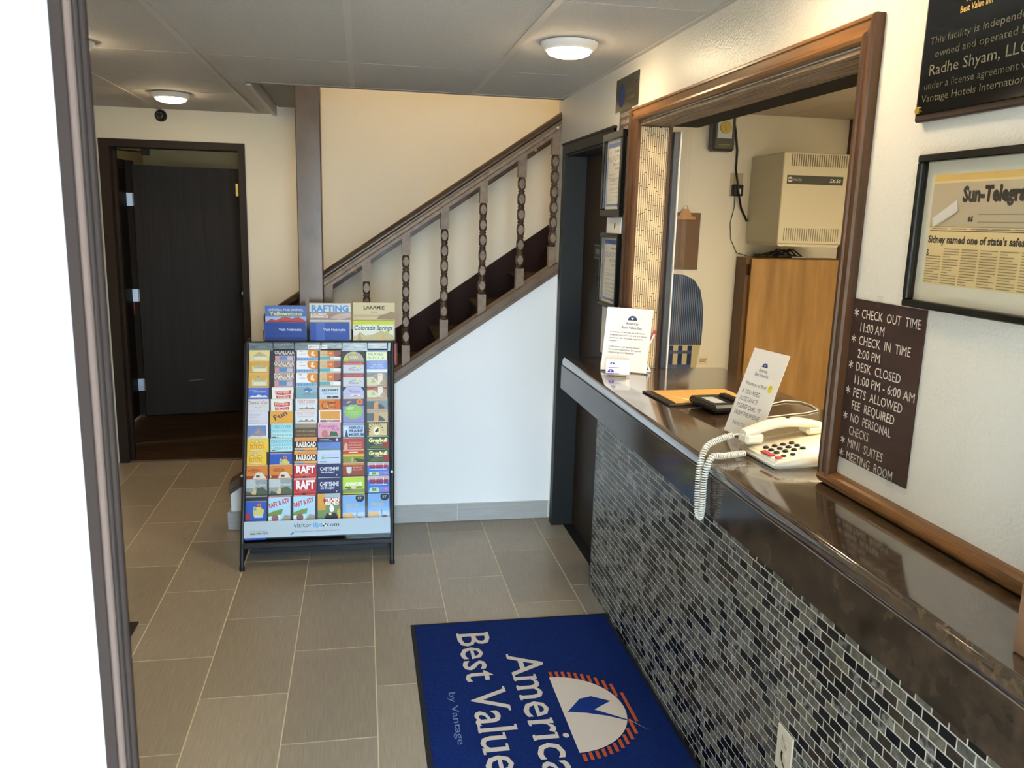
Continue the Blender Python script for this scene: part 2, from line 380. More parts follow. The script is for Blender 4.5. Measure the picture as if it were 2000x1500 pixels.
# hall door leaf, wide open
T = at(-1.678, 7.035, .012, math.radians(10))
hd = tag(thing('hall_door', 'dark stained flat door standing open in the hall beyond the doorway', 'door', T))
hl = B(-.08, 0, 0, .78, .04, 2.005, b=.002).build('door_leaf', doorw, hd)
for z in (.26, .99, 1.74):
    mb = MB(); mb.box(-.128, .004, z-.05, -.078, .009, z+.05); mb.lathe([(.006, z-.045), (.006, z+.045)], c=(-.08, -.008, 0), seg=8)
    mb.build('hinge', steel, hl)
k = MB().lathe([(.022, -.002), (.022, -.008), (.010, -.012), (.010, -.03), (.022, -.036), (.026, -.048), (.02, -.06), (.006, -.064)][::-1], c=(.705, 0, 1.0), axis='y', seg=16).build('door_knob', chrome, hl)
mb = B(.685, -.003, 1.79, .705, 0, 1.89, b=.001)
tag(mb.build('bolt_plate', brass, hl), 'brass bolt plate near the top edge')
decal('scratch_mark', [('P', [(.26, .278), (.38, .285), (.38, .288), (.26, .281)], 'a8a49a')], hl, m=MATTE)
# left jamb door, seen edge on
tag(B(-1.835, 6.15, .02, -1.805, 7.025, 1.985).build('side_door', mat('side_door_dark', '14110f', .5)), 'near black door seen almost edge-on left of the open hall door', 'door')
st = thing('red_sticker', 'small red warning sticker on the dark side door below the middle hinge', 'sticker', at(-1.654, 6.92, .84, PI/2))
st.matrix_world = at(-1.830, 7.0285, .84)
B(0, 0, 0, .032, .0010, .11).build('backing', mat('red_sticker_vinyl', 'a03028', .5), st)
# door closer
dc = thing('door_closer', 'thin black door closer arm under the head of the hall doorway', 'door closer', at(-1.55, 5.76, 2.045))
MB().tube([(0, 0, .002), (.19, -.02, -.012)], .005, 8).build('arm', black, dc)
B(.18, -.035, -.03, .225, 0, .012, b=.004).build('bracket', black, dc)
# dome camera
dm = thing('dome_camera', 'small black dome camera under the ceiling above the hall doorway', 'camera', at(-1.232, YB-.002, 2.256))
MB().lathe([(.036, 0), (.037, -.012), (.034, -.024), (.024, -.036), (.01, -.042)][::-1], axis='y', seg=20).build('housing', black, dm)
mb = MB()
for i in range(14):
    a = 2*PI*i/14; mb.lathe([(.0022, -.0405), (.0022, -.037)], c=(.017*math.cos(a), 0, .017*math.sin(a)), axis='y', seg=6)
mb.build('sensor_ring', mat('sensor_grey', 'b9b9b9', .3), dm)
MB().tube([(-.004, -.004, .036), (-.006, -.004, .05)], .004, 8).build('cable_stub', black, dm)

# ceiling lamps
def lamp(x, y, label):
    t = thing('ceiling_lamp', label, 'lamp', at(x, y, ZC-.003), 'round flush ceiling lamps')
    MB().lathe([(.055, -.030), (.085, -.026), (.100, -.012), (.103, 0)], seg=36).build('trim_ring', whitering, t)
    MB().lathe([(.01, -.047), (.05, -.045), (.072, -.038), (.080, -.027)], seg=36).build('diffuser', glow, t)
lamp(.735, 3.03, 'round white ceiling lamp nearest the stair opening, left of the service window head')
lamp(-1.01, 4.93, 'round ceiling lamp above the hall doorway, next to the dome camera')
lamp(-1.10, 3.56, 'round ceiling lamp at the far left, half hidden by the door edge')
lamp(.735, 1.72, 'round ceiling lamp over the counter, above the top of the picture')
mb = B(1.9, 1.2, 2.262, 2.6, 2.2, 2.272); t = thing('added_office_light', 'added office ceiling light panel hidden above the service window', 'lamp', at(0, 0, 0)); mb.build('diffuser', mat('added_office_panel', 'ffffff', .5, emit=('ffe9c4', 30)), t)  # unseen panel added to brighten the office
t = thing('added_stair_lamp', 'added lamp on the upper stair ceiling out of sight', 'lamp', at(1.0, 5.0, 4.69)); MB().lathe([(.1, -.06), (.16, -.03), (.16, 0)], seg=24).build('diffuser', mat('added_stair_glow', 'fff3dc', .5, emit=('ffdfb4', 70)), t)  # unseen lamp added to light the stairwell wall
t = thing('added_hall_lamp', 'added hall ceiling lamp out of sight', 'lamp', at(-.6, 6.6, 2.40)); MB().lathe([(.06, -.04), (.1, -.02), (.1, 0)], seg=24).build('diffuser', mat('added_hall_glow', 'fff3dc', .5, emit=('ffe2a4', 10)), t)  # unseen lamp added for a dim warm light in the hall

# ================================================================== STAIR
st = thing('staircase', 'carpeted staircase rising to the right behind the turned balusters', 'staircase', at(0, 0, 0))
for k in range(13):
    x = -.644+.274*k; z = .189*(k+1)
    if x > 3: break
    B(x+.02, YS+.115, 0, x+.02+.274, YB-.03, z-.03).build('riser', treadc, st)
    MB().prism([(x+.02, z-.03), (x, z-.026), (x-.004, z-.012), (x+.004, z-.002), (x+.016, z), (x+.30, z), (x+.30, z-.03)], 'y', YS+.115, YB-.03).build('tread', treadc, st)
def sprism(x0, x1, z0, h, y0, y1, slope=.69): return MB().prism([(x0, z0), (x1, z0+slope*(x1-x0)), (x1, z0+slope*(x1-x0)+h), (x0, z0+h)], 'y', y0, y1)
sprism(-.72, 3.0, .20-.32, .385, YB-.03, YB-.004).build('skirt_board', skirtw, st)
sprism(-.69, XW, kz(-.69)-.002, .03, YS+.10, YS+.115, SL).build('inner_stringer', skirtw, st)
# railing
rl = thing('stair_railing', 'brown stair railing of turned balusters on the white knee wall', 'railing', at(0, 0, 0))
def rz(x): return 1.386+.686*(x+.2)       # top line of the handrail
mb = sprism(-.705, XW, kz(-.705)-.002, .038, YS-.012, YS+.112, SL)
mb.build('base_cap', bwood, rl)
sprism(-.705, XW, kz(-.705)-.022, .020, YS-.020, YS+.004, SL).build('cap_moulding', bwood, rl)
x0, x1 = -.195, XW-.001
def railsec(sec, name, m):
    mb = MB(); n = len(sec)
    vs = [(x, YS+.05+a, rz(x)+b) for x in (x0, x1) for a, b in sec]
    fs = [(i, (i+1) % n, n+(i+1) % n, n+i) for i in range(n)]
    mb.add(vs, fs, 0, False); mb.add(vs[:n], [list(range(n))[::-1]]); mb.add(vs[n:], [list(range(n))]); return mb.build(name, m, rl)
top = [(.034*math.cos(a), -.027+.027*math.sin(a)) for a in [PI*i/10 for i in range(11)]]
railsec(top+[(-.034, -.034), (-.024, -.044), (.024, -.044), (.034, -.034)], 'handrail', railw)
railsec([(.032, -.044), (.032, -.052), (.036, -.060), (.036, -.078), (.03, -.084), (.03, -.104), (-.03, -.104), (-.03, -.084), (-.036, -.078), (-.036, -.060), (-.032, -.052), (-.032, -.044)][::-1], 'lower_rail', bwood2)
def baluster(x, half=1):
    zt = rz(x)-.10; zb = kz(x)+.030
    hw = .0215; ntop = .105; nbot = .105
    L_ = zt-zb-ntop-nbot; n = 6; p = L_/n
    prof = [(.012, zb+nbot-.004)]
    for i in range(n):
        h0 = zb+nbot+p*i
        prof += [(.0140, h0+.001), (.0180, h0+.004), (.0190, h0+.007), (.0180, h0+.010), (.0140, h0+.013)]
        b0, b1 = h0+.015, h0+p-.002
        prof += [(.0145+.0115*math.sin(PI*(k+.5)/12)**.75, b0+(b1-b0)*(k+.5)/12) for k in range(12)]
    prof += [(.012, zb+nbot+L_+.003)]
    mb = MB()
    mb.lathe(prof, c=(x, YS+.05, 0), seg=32, clamp=.0190)
    b0 = len(mb.f)
    for fi, f in enumerate(mb.f):          # flats planed square; lighter wood paints in their brighter reflection
        ps = [mb.v[i] for i in f]
        if all(abs(p_[1]-(YS+.05)+.0190) < 1e-5 for p_ in ps): mb.m[fi] = 1; mb.sm[fi] = False
    s_ = .68
    vs = []
    for (dx, dy) in ((-hw, -hw), (hw, -hw), (hw, hw), (-hw, hw)): vs.append((x+dx, YS+.05+dy, zt-ntop))
    for (dx, dy) in ((-hw, -hw), (hw, -hw), (hw, hw), (-hw, hw)): vs.append((x+dx, YS+.05+dy, zt+dx*s_+.004))
    F = [(0, 3, 2, 1), (4, 5, 6, 7), (0, 1, 5, 4), (1, 2, 6, 5), (2, 3, 7, 6), (3, 0, 4, 7)]
    mb.add(vs, F, 1)
    vs = []
    for (dx, dy) in ((-hw, -hw), (hw, -hw), (hw, hw), (-hw, hw)): vs.append((x+dx, YS+.05+dy, zb+dx*s_-.004))
    for (dx, dy) in ((-hw, -hw), (hw, -hw), (hw, hw), (-hw, hw)): vs.append((x+dx, YS+.05+dy, zb+nbot))
    mb.add(vs, F, 1)
    return mb.build('baluster', [railw, bwood2], rl)
for x in (-.172, .024, .230, .434, .639, .844, 1.022): baluster(x)
MB().lathe([(.004, -.02), (.008, -.012), (.004, 0)], c=(1.02, YS+.012, rz(1.02)-.07), axis='y', seg=10).build('end_button', white, rl)
# newel post
nw = thing('newel_post', 'tall square brown post from the stair base to the ceiling', 'post', at(-.258, YS+.03, 0))
zb_ = kz(-.258)+.04
B(-.061, -.045, zb_-.0, .061, .047, ZC-.001, b=.004).build('shaft', mat('post_brown_paint', '4e3822', .3, spec=.4, noise=('604930', (9, 9, 5), 5, .2), bump=((40, 40, 8), .15, .002)), nw)
# wall handrail behind
wr = thing('wall_handrail', 'dark wooden handrail mounted on the wall behind the stair', 'handrail', at(0, 0, 0))
def wz(x): return 1.856+.684*(x-.586)
mb = MB(); sec = [(.0, 0), (-.032, -.006), (-.045, -.022), (-.045, -.045), (-.032, -.06), (-.022, -.075), (-.022, -.138), (0, -.140)]
n = len(sec); vs = [(x, YB-.035+a, wz(x)+b) for x in (-.642, 2.4) for a, b in sec]
mb.add(vs, [(i, (i+1) % n, n+(i+1) % n, n+i) for i in range(n)]+[list(range(n))[::-1], list(range(n, 2*n))])
mb.build('rail', railw, wr)
for x in (-.045, 1.160):
    z = wz(x)-.125
    MB().tube([(x-.006, YB-.058, z+.035), (x-.006, YB-.074, z+.028), (x-.004, YB-.080, z+.008), (x+.004, YB-.080, z+.004), (x+.008, YB-.074, z+.018), (x+.008, YB-.058, z+.026)], .0045, 8).build('bracket', brass, wr)

# ================================================================== PRIVATE DOOR (right wall)
pd = struct('door_1', B(XW+.106, DY0, .008, XW+.119, DY1, DZ), doorw)
mb = MB()
mb.box(XW-.012, DY1-.008, 0, XW+.105, DY1+.0, DZ); mb.box(XW-.012, DY1, 0, XW, DY1+.052, DZ+.05)
mb.box(XW, DY0-.0, 0, XW+.105, DY0+.012, DZ); mb.box(XW-.012, DY0-.045, 1.10, XW, DY0+.004, DZ+.05)
mb.box(XW-.0125, DY0-.045, DZ-.004, XW, DY1+.052, DZ+.05); mb.box(XW, DY0, DZ-.014, XW+.105, DY1, DZ)
mb.box(XW-.016, DY0-.05, DZ+.042, XW, DY1+.055, DZ+.052)
struct('trim_7', mb, frameb)
lk = MB().lathe([(.006, -.022), (.015, -.018), (.016, -.006), (.024, -.004), (.024, 0)], axis='y', seg=14); lk.build('door_lock', black, pd, at(XW+.1058, 3.925, 1.40, WALL))
ps = thing('private_sign', 'small black PRIVATE sign with white lines on the dark door', 'sign', at(XW+.105, 4.035, 1.50, WALL))
B(0, -.003, -.008, .19, 0, .068).build('plate', mat('sign_black', '1a1715', .35), ps)
decal('lettering', [('R', .004, -.002, .186, 0, 'b8b4ab'), ('R', .004, .060, .186, .062, 'b8b4ab'), ('T', .095, .017, 'PRIVATE', .027, 'cfcac0', {'al': 'c', 'w': .125})], ps, y=-.0034)

# ================================================================== SERVICE WINDOW
# oak casing: head, two uprights, bottom moulding
def casing_profile(w, t):   # (across, out) stepped section
    return [(0, 0), (0, t*.8), (w*.08, t), (w*.20, t), (w*.24, t*.82), (w*.62, t*.74), (w*.68, t*.9), (w*.80, t*.95), (w*.94, t*.78), (w, t*.5), (w, 0)]
CW = .050
wc = thing('window_casing', 'oak casing moulding round the service window above the counter', 'window casing', at(0, 0, 0))
yo0, yo1, zo1 = 1.612, 3.185, 2.103
pr = casing_profile(CW, .026)
def cas(pts_a, pts_b, name, m):
    n = len(pts_a); mb = MB(); mb.add(pts_a+pts_b, [(i, (i+1) % n, n+(i+1) % n, n+i) for i in range(n)]+[list(range(n))[::-1], list(range(n, 2*n))])
    me = mb; o = me.build(name, m, wc)
    bm = bmesh.new(); bm.from_mesh(o.data); bmesh.ops.recalc_face_normals(bm, faces=bm.faces); bm.to_mesh(o.data); bm.free(); return o
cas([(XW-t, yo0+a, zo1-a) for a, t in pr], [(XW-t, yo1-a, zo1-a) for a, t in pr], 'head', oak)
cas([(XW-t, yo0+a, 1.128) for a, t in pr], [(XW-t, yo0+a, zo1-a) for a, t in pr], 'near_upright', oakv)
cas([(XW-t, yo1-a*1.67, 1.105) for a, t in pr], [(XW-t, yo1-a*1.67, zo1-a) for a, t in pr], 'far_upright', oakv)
# reveal linings of the opening
mb = B(XW-.002, OY0-.004, 1.105, XW+.135, OY0+.005, OZ1); mb.build('near_lining', mat('dark_reveal_wood', '3a2a20', .5), wc)
B(XW-.002, OY0+.006, OZ1-.008, XW+.121, OY1-.007, OZ1+.004).build('fluted_soffit', fluted, wc)
fj = B(XW-.002, OY1-.004, 1.105, XW+.118, OY1+.006, OZ1-.006).build('far_lining', bamboog, wc)
mb = MB(); x = XW+.002; r_ = random.Random(3); w_ = .0083
while x < XW+.112:
    z = 1.106+r_.random()*.06; mb.box(x+.0012, OY1-.0062, 1.106, x+w_-.0012, OY1-.0035, z-.0015)
    while z < OZ1-.012:
        z2 = min(z+r_.uniform(.05, .11), OZ1-.009); mb.box(x+.0012, OY1-.0062-r_.random()*.0006, z, x+w_-.0012, OY1-.0035, z2-.0022); z = z2
    x += w_
tag(mb.build('bamboo_strips', bamboo, wc), kind='stuff')
B(XW+.114, OY1-.012, 1.105, XW+.128, OY1-.003, OZ1-.008, b=.001).build('edge_strip', oakv, wc)
# track and black end frame of the sliding window
sw = thing('sliding_window_frame', 'black metal track and end frame of the sliding service window', 'window frame', at(0, 0, 0))
B(XW+.122, OY0+.006, OZ1-.006, XW+.232, OY1-.002, OZ1+.02).build('head_track', blackm, sw)
B(XW+.130, OY1-.030, 1.104, XW+.150, OY1-.002, OZ1-.028).build('end_frame', mat('slate_metal_frame', '2c3238', .3), sw)
B(XW+.152, OY1-.034, 1.104, XW+.158, OY1-.022, OZ1-.028).build('seal_strip', white, sw)
B(XW+.151, OY1-.15, 1.108, XW+.155, OY1-.034, OZ1-.030).build('glass_pane', glass, sw)
# bottom moulding on the wall beside the window
wm = thing('counter_moulding', 'rounded oak moulding along the counter below the check-out sign', 'moulding', at(0, 0, 0))
sec = [(0, 0)]+[(-.026*math.cos(a), .016+.018*math.sin(a)) for a in [-.9+i*(.9+PI/2)/8 for i in range(9)]]+[(0, .034)]
n = len(sec); vs = [(XW+a, y, 1.1035+b) for y in (.95, 1.652) for a, b in sec]
mb = MB(); mb.add(vs, [(i, (i+1) % n, n+(i+1) % n, n+i)[::1] for i in range(n)]+[list(range(n))[::-1], list(range(n, 2*n))])
o = mb.build('oak_strip', mat('oak_moulding', '55361a', .28, noise=('86592e', (50, 4, 50), 4, .22), bump=((160, 8, 160), .1, .001)), wm)
bm = bmesh.new(); bm.from_mesh(o.data); bmesh.ops.recalc_face_normals(bm, faces=bm.faces); bm.to_mesh(o.data); bm.free()

# ================================================================== COUNTER
ct = thing('reception_counter', 'long dark brown stone-look counter top running along the mosaic wall', 'counter', at(0, 0, 0))
XC = .838; ZK = 1.103
prof = [(XW+.001, ZK-.036), (XC+.006, ZK-.036), (XC+.001, ZK-.030), (XC, ZK-.014), (XC+.003, ZK-.005), (XC+.010, ZK), (XW+.001, ZK)]
mb = MB()
out = [(XC+.0, .0), (XC, 3.36), (XC+.012, 3.39), (XC+.04, 3.402), (XW, 3.402)]
# slab: plan outline with a rounded far corner, inner part through the window
plan = [(XC, -.08), (XW, -.08), (XW, OY0+.002), (1.45, OY0+.002), (1.45, OY1-.008), (XW, OY1-.008), (XW, 3.402), (XC+.04, 3.402), (XC+.012, 3.39), (XC, 3.36)]
bm = bmesh.new()
vsb = [bm.verts.new((x, y, ZK-.036)) for x, y in plan]; f = bm.faces.new(vsb)
r = bmesh.ops.extrude_face_region(bm, geom=[f]); vt = [e for e in r['geom'] if isinstance(e, bmesh.types.BMVert)]
for v in vt: v.co.z = ZK
bm.normal_update(); bmesh.ops.recalc_face_normals(bm, faces=bm.faces)
edges = [e for e in bm.edges if all(v.co.z > ZK-.001 for v in e.verts) and (all(v.co.x < XW-.01 for v in e.verts) or all(v.co.y > 3.39 for v in e.verts))]
edges += [e for e in bm.edges if all(v.co.z < ZK-.03 for v in e.verts) and all(v.co.x < XW-.01 for v in e.verts)]
bmesh.ops.bevel(bm, geom=edges, offset=.011, segments=4, affect='EDGES', profile=.5)
me = bpy.data.meshes.new('slab'); bm.to_mesh(me); bm.free(); me.materials.append(gran)
for p in me.polygons: p.use_smooth = True
try: me.set_sharp_from_angle(angle=.6)
except Exception: pass
o = bpy.data.objects.new('slab', me); COL.objects.link(o); o.parent = ct
B(XC+.004, -.08, .966, XW-.001, 3.394, ZK-.0372).build('apron', apronm, ct)
B(XC+.0035, -.08, ZK-.0378, XC+.006, 3.394, ZK-.0355).build('seam_strip', mat('seam_grey', '6b6259', .5), ct)

# mosaic half wall
mo = thing('mosaic_wall', 'counter front covered in small dark glass and grey stone mosaic tiles', 'mosaic wall', at(0, 0, 0))
MX = XW-.012
B(MX+.0005, -.08, 0, XW-.0005, 3.461, .9655).build('grout_bed', mat('mosaic_grout', 'd3d0c4', .9), mo)
B(MX+.0005, 3.4565, .0, XW-.001, 3.463, .966).build('edge_trim', mat('edge_trim_grey', '575c60', .4), mo)
def stone(name, a, b, rough, con=.16): return mat(name, a, rough, noise=(b, (70, 70, 70), 6, con), spec=.5)
kinds = [mat('glass_tile_black', '1a1b1b', .25, spec=.35), mat('glass_tile_smoke', '232423', .28, spec=.35), stone('stone_tile_brown', '241d18', '41362c', .35),
         stone('stone_tile_grey', '55544e', '7c7a72', .4), stone('stone_tile_dark_grey', '3f403e', '666560', .4), stone('stone_tile_warm_grey', '58554b', '7d786b', .4), stone('stone_tile_mottled', '2a2928', '8f8d88', .35, .09)]
wts = [22, 8, 10, 18, 16, 10, 16]
PY, PZ, TG = .0467, .02475, .0034
def inview(p):
    q = M.inverted() @ Vector(p); return -q.z > .1 and abs(q.x/-q.z*1606.24) < 1010 and abs(q.y/-q.z*1606.24) < 760
tiles = []
for r in range(39):
    z0 = .9645-(r+1)*PZ; off = (r % 2)*.5*PY; k = 0
    while True:
        y1 = 3.4565-k*PY-off+(PY if off else 0); y0 = y1-PY; k += 1
        if y1 < 0: break
        y1 = min(y1, 3.4565)
        if y1-y0 < .008: continue
        tiles.append((y0, y1, z0, RND.choices(range(7), wts)[0], RND.random()))
def vis(t):
    y, z = (t[0]+t[1])/2, t[2]+PZ/2
    return inview((MX, y, z)) and not (1.64 < y < 1.72 and .33 < z < .45)
vt_ = sorted([t for t in tiles if vis(t)], key=lambda t: (t[0]**2+MX**2+(1.672-t[2])**2))
near = set(id(t) for t in vt_[:300])
mcache = {}; rest = MB()
for t in tiles:
    y0, y1, z0, k, rr = t; dx = -.0006*rr
    if id(t) in near:
        key = (k, round(y1-y0, 4))
        if key not in mcache:
            o = B(0, TG/2, TG/2, .0042, y1-y0-TG/2, PZ-TG/2, b=.0006).build('mosaic_tile', kinds[k], mo); mcache[key] = o.data
        else: o = bpy.data.objects.new('mosaic_tile', mcache[key]); COL.objects.link(o); o.parent = mo
        o.location = (MX+dx, y0, z0)
    else: rest.box(MX+dx, y0+TG/2, z0+TG/2, MX+.0042, y1-TG/2, z0+PZ-TG/2, mi=k)
tag(rest.build('mosaic_field', kinds, mo), kind='stuff')
# cable outlet plate
ol = thing('wall_outlet', 'ivory outlet plate set in the mosaic tiles at the bottom edge', 'outlet', at(MX-.0008, 1.720, .328, WALL))
B(0, -.005, 0, .074, 0, .117, b=.002).build('plate', ivory, ol)
mb = MB()
for cz in (.079, .038):
    mb.lathe([(.0165, -.0062), (.0165, -.005)], c=(.037, 0, cz), axis='y', seg=18, mi=0)
mb.build('socket_face', mat('socket_cream', 'd8d0bb', .4), ol)
decal('slots', [('P', [(.027, .098), (.031, .088), (.045, .072), (.052, .068), (.046, .071), (.034, .085), (.029, .098)], '2b241e'), ('P', [(.030, .058), (.027, .048), (.031, .034), (.046, .018), (.052, .016), (.047, .024), (.036, .036), (.034, .050), (.038, .057)], '1e1712')], ol, y=-.0067, m=MATTE)

# ================================================================== SIGNS ON THE RIGHT WALL
cs = thing('checkout_sign', 'dark brown engraved sign listing check out and check in times', 'sign', at(XW-.001, 1.6135, 1.177, WALL))
bd = B(0, -.003, 0, .2385, 0, .3495).build('board', mat('sign_brown_laminate', '35231f', .3, noise=('402b25', (12, 12, 60), 3, .2)), cs)
lines = [(1, 'CHECK  OUT  TIME', .190), (0, '11:00 AM', .082), (1, 'CHECK  IN  TIME', .170), (0, '2:00 PM', .078), (1, 'DESK  CLOSED', .150), (0, '11:00 PM - 6:00 AM', .198), (1, 'PETS  ALLOWED', .166), (0, 'FEE  REQUIRED', .146), (1, 'NO  PERSONAL', .140), (0, 'CHECKS', .070), (1, 'MINI  SUITES', .124), (1, 'MEETING  ROOM', .160)]
ops = []
for i, (star, s_, w) in enumerate(lines):
    z = .3495-.038-i*.02815
    if star:
        for a in (0, PI/3, -PI/3): ca, sa = math.cos(a+PI/2)*.0085, math.sin(a+PI/2)*.0085; nx, nz = -math.sin(a+PI/2)*.0011, math.cos(a+PI/2)*.0011; ops.append(('P', [(.017-ca-nx, z+.010-sa-nz), (.017+ca-nx, z+.010+sa-nz), (.017+ca+nx, z+.010+sa+nz), (.017-ca+nx, z+.010-sa+nz)], 'd8d0c4'))
    ops.append(('T', .037, z, s_, .0185, 'd8d0c4', {'w': w}))
decal('lettering', ops, bd, y=-.0035, step=.00001)
for (x, z) in ((.098, .3495), (.018, 0), (.196, 0)):
    tag(B(x-.008, -.010, z-.010, x+.008, -.0036, z+.014, b=.002).build('clear_clip', clear, cs))
# newspaper
nf = thing('framed_newspaper', 'black framed yellowed newspaper page with a bold safest-city headline', 'picture', at(XW-.001, 1.432, 1.53, WALL))
FW, FH = .40, .281
mb = MB()
for a in ((0, 0, FW, .014), (0, FH-.014, FW, FH), (0, .014, .014, FH-.014), (FW-.014, .014, FW, FH-.014)): mb.box(a[0], -.019, a[1], a[2], 0, a[3], b=.002)
mb.build('frame', frameblk, nf)
B(.013, -.004, .013, FW-.013, -.001, FH-.013).build('mount_board', mat('cream_mount', 'cfc8b4', .7), nf)
g_ = 'd9bf8a'; ink = '3a3328'; mid = '857556'
ops = [('R', .036, .047, .375, .243, g_), ('R', .036, .232, .375, .2435, 'd0a95e'), ('R', .036, .150, .375, .228, 'b9a689'),
       ('T', .114, .196, 'Sun-Telegraph', .024, '35322b', {'w': .172, 'bold': .045}), ('T', .1155, .1945, 'Sun-Telegraph', .024, '2b2822', {'w': .172, 'bold': .03}),
       ('R', .040, .143, .372, .1445, ink), ('R', .040, .1505, .372, .1515, mid), ('T', .038, .122, "Sidney named one of state's safest", .0125, '1d1a16', {'w': .238, 'bold': .035}),
       ('T', .037, .099, 'S', .010, '2a261f', {'bold': .03}), ('T', .134, .148, '“', .020, '3a3328', {'bold': .04})]
for i in range(3): ops.append(('R', .158, .172-.013*i, .30+.02*(i % 2), .1735-.013*i, mid))
for i in range(6): ops.append(('R', .045+.05*i, .1465, .085+.05*i, .1482, mid))
rr = random.Random(5)
for c in range(7):
    for j in range(14):
        z = .111-.0047*j
        if c == 0 and j < 3: continue
        ops.append(('R', .038+.046*c, z, .038+.046*c+.040*(1 if rr.random() > .2 else rr.uniform(.4, .8)), z+.0016, '8a7650'))
ops.append(('P', [(.049, .150), (.045, .166), (.104, .198), (.109, .178)], 'd8d3c8'))
decal('newsprint', ops, nf, m=FRAMED, y=-.0045, step=.00002)
B(.013, -.012, .013, FW-.013, -.0105, FH-.013).build('glazing', glass, nf)
# plaque
pq = thing('license_plaque', 'black glass plaque with gold hotel lettering at the top right corner', 'plaque', at(XW-.001, 1.463, 1.872, WALL))
B(0, -.015, 0, .34, 0, .27, b=.003).build('backing', mat('walnut_backing', '35241c', .35), pq)
gf = B(.010, -.019, .012, .33, -.0145, .258, b=.001).build('glass_face', mat('black_glass_face', '070606', .06, spec=.7), pq)
gd = 'c79a3a'; dk = '4f4b3d'
decal('lettering', [('P', [(.135+p[0], .203+p[1]) for p in ell(0, 0, .013, .013, 12, 0, PI)], gd), ('T', .137, .188, 'Americas', .0105, gd, {'al': 'c', 'w': .052, 'bold': .02}), ('T', .137, .1725, 'Best Value Inn', .0105, gd, {'al': 'c', 'w': .076, 'bold': .02}),
      ('T', .028, .133, 'This facility is independently', .0125, dk, {'w': .262}), ('T', .045, .109, 'owned and operated by', .0125, dk, {'w': .225}), ('T', .035, .079, 'Radhe Shyam, LLC', .0185, '6f6a58', {'w': .235}),
      ('T', .026, .055, 'under a license agreement with', .0125, dk, {'w': .268}), ('T', .022, .033, 'Vantage Hotels International', .0125, '5f5a49', {'w': .262})], gf, y=-.0194, step=.00002, m=printmat('engraved_gold', .3))
for x in (.016, .324): MB().lathe([(.0065, -.0225), (.0065, -.0188)], c=(x, 0, .020), axis='y', seg=12).build('screw_cap', brass, pq)
# dark glass sign and fax sign above the corner of the casing
us = thing('blue_glass_sign', 'dark square glass sign with a faded blue patch above the fax sign', 'sign', at(XW-.001, 3.436, 2.117, WALL))
B(0, -.003, 0, .283, 0, .128).build('panel', mat('dark_bronze_glass', '36301f', .18), us)
decal('print', [('E', .075, .060, .040, .046, '1b2a55')]+[('R', .15, .085-.026*i, .25, .097-.026*i, '3f3626') for i in range(3)], us, y=-.0034)
B(-.003, -.002, -.003, .286, -.0002, -.0001).build('edge_strip', white, us)
fs_ = thing('fax_sign', 'small dark FAX SERVICE AVAILABLE sign beside the oak casing corner', 'sign', at(XW-.001, 3.372, 2.012, WALL))
B(0, -.003, 0, .150, 0, .1045).build('board', MC['sign_brown_laminate'], fs_)
decal('lettering', [('T', .075, .078, 'FAX SERVICE', .016, 'd8d0c4', {'al': 'c', 'w': .125}), ('T', .075, .050, 'AVAILABLE', .016, 'd8d0c4', {'al': 'c', 'w': .10}), ('T', .075, .022, '1st PAGE', .016, 'd8d0c4', {'al': 'c', 'w': .085})], fs_, y=-.0034)
# framed certificates
def cert(y, z, w, h, lab, fw, inner):
    t = thing('framed_certificate', lab, 'certificate', at(XW-.0135, y, z, WALL), 'framed quality certificates')
    mb = MB()
    for a in ((0, 0, w, fw), (0, h-fw, w, h), (0, fw, fw, h-fw), (w-fw, fw, w, h-fw)): mb.box(a[0], -.020, a[1], a[2], 0, a[3], b=.003)
    mb.build('frame', frameblk, t); B(fw-.001, -.006, fw-.001, w-fw+.001, -.002, h-fw+.001).build('certificate_sheet', mat('certificate_paper', 'dcd9d0', .5), t)
    if inner:
        mb = MB(); e = .0035
        for a in ((fw, fw, w-fw, fw+e), (fw, h-fw-e, w-fw, h-fw), (fw, fw, fw+e, h-fw), (w-fw-e, fw, w-fw, h-fw)): mb.box(a[0], -.012, a[1], a[2], -.006, a[3])
        mb.build('inner_lip', mat('dull_gold_lip', '6e6238', .45, metal=.3), t)
    iw = w-2*fw; ih = h-2*fw; u0 = fw; v0 = fw; bl = '5c77b4'; tx = '77767a'
    ops = [('R', u0+.012, v0+.012, u0+iw-.012, v0+ih-.012, bl), ('R', u0+.020, v0+.022, u0+iw-.020, v0+ih-.030, 'e3e0d8'),
           ('T', u0+.035, v0+ih*.80, 'The', .010, tx), ('T', u0+.035, v0+ih*.70, 'QUALITY', ih*.075, tx, {'w': iw*.66}), ('T', u0+iw*.42, v0+ih*.63, 'SERVICE', ih*.04, tx, {'w': iw*.38}), ('T', u0+iw*.55, v0+ih*.57, 'AWARD', ih*.03, tx, {'w': iw*.24})]
    for i in range(5): ops.append(('P', [(u0+iw*(.5+.075*i)+.007*math.sin(a), v0+ih*.83+.007*math.cos(a)) for a in [k*2*PI/5*2 for k in range(5)]], tx))
    for i, v in enumerate((.50, .45, .43, .41, .36, .30, .28, .24, .18, .13)): ops.append(('R', u0+iw*.2, v0+ih*v, u0+iw*(.8 if i % 3 else .6), v0+ih*v+.002, 'a8a6a4'))
    decal('certificate_print', ops, t, y=-.0064, step=.00002)
    B(fw, -.0125 if not inner else -.013, fw, w-fw, -.0115, h-fw).build('glazing', glass, t)
cert(3.500, 1.697, .278, .338, 'upper black framed certificate between the private door and the oak casing', .030, False)
cert(3.475, 1.322, .250, .308, 'lower black framed certificate with a thin gold lip beside the PRIVATE sign', .016, True)
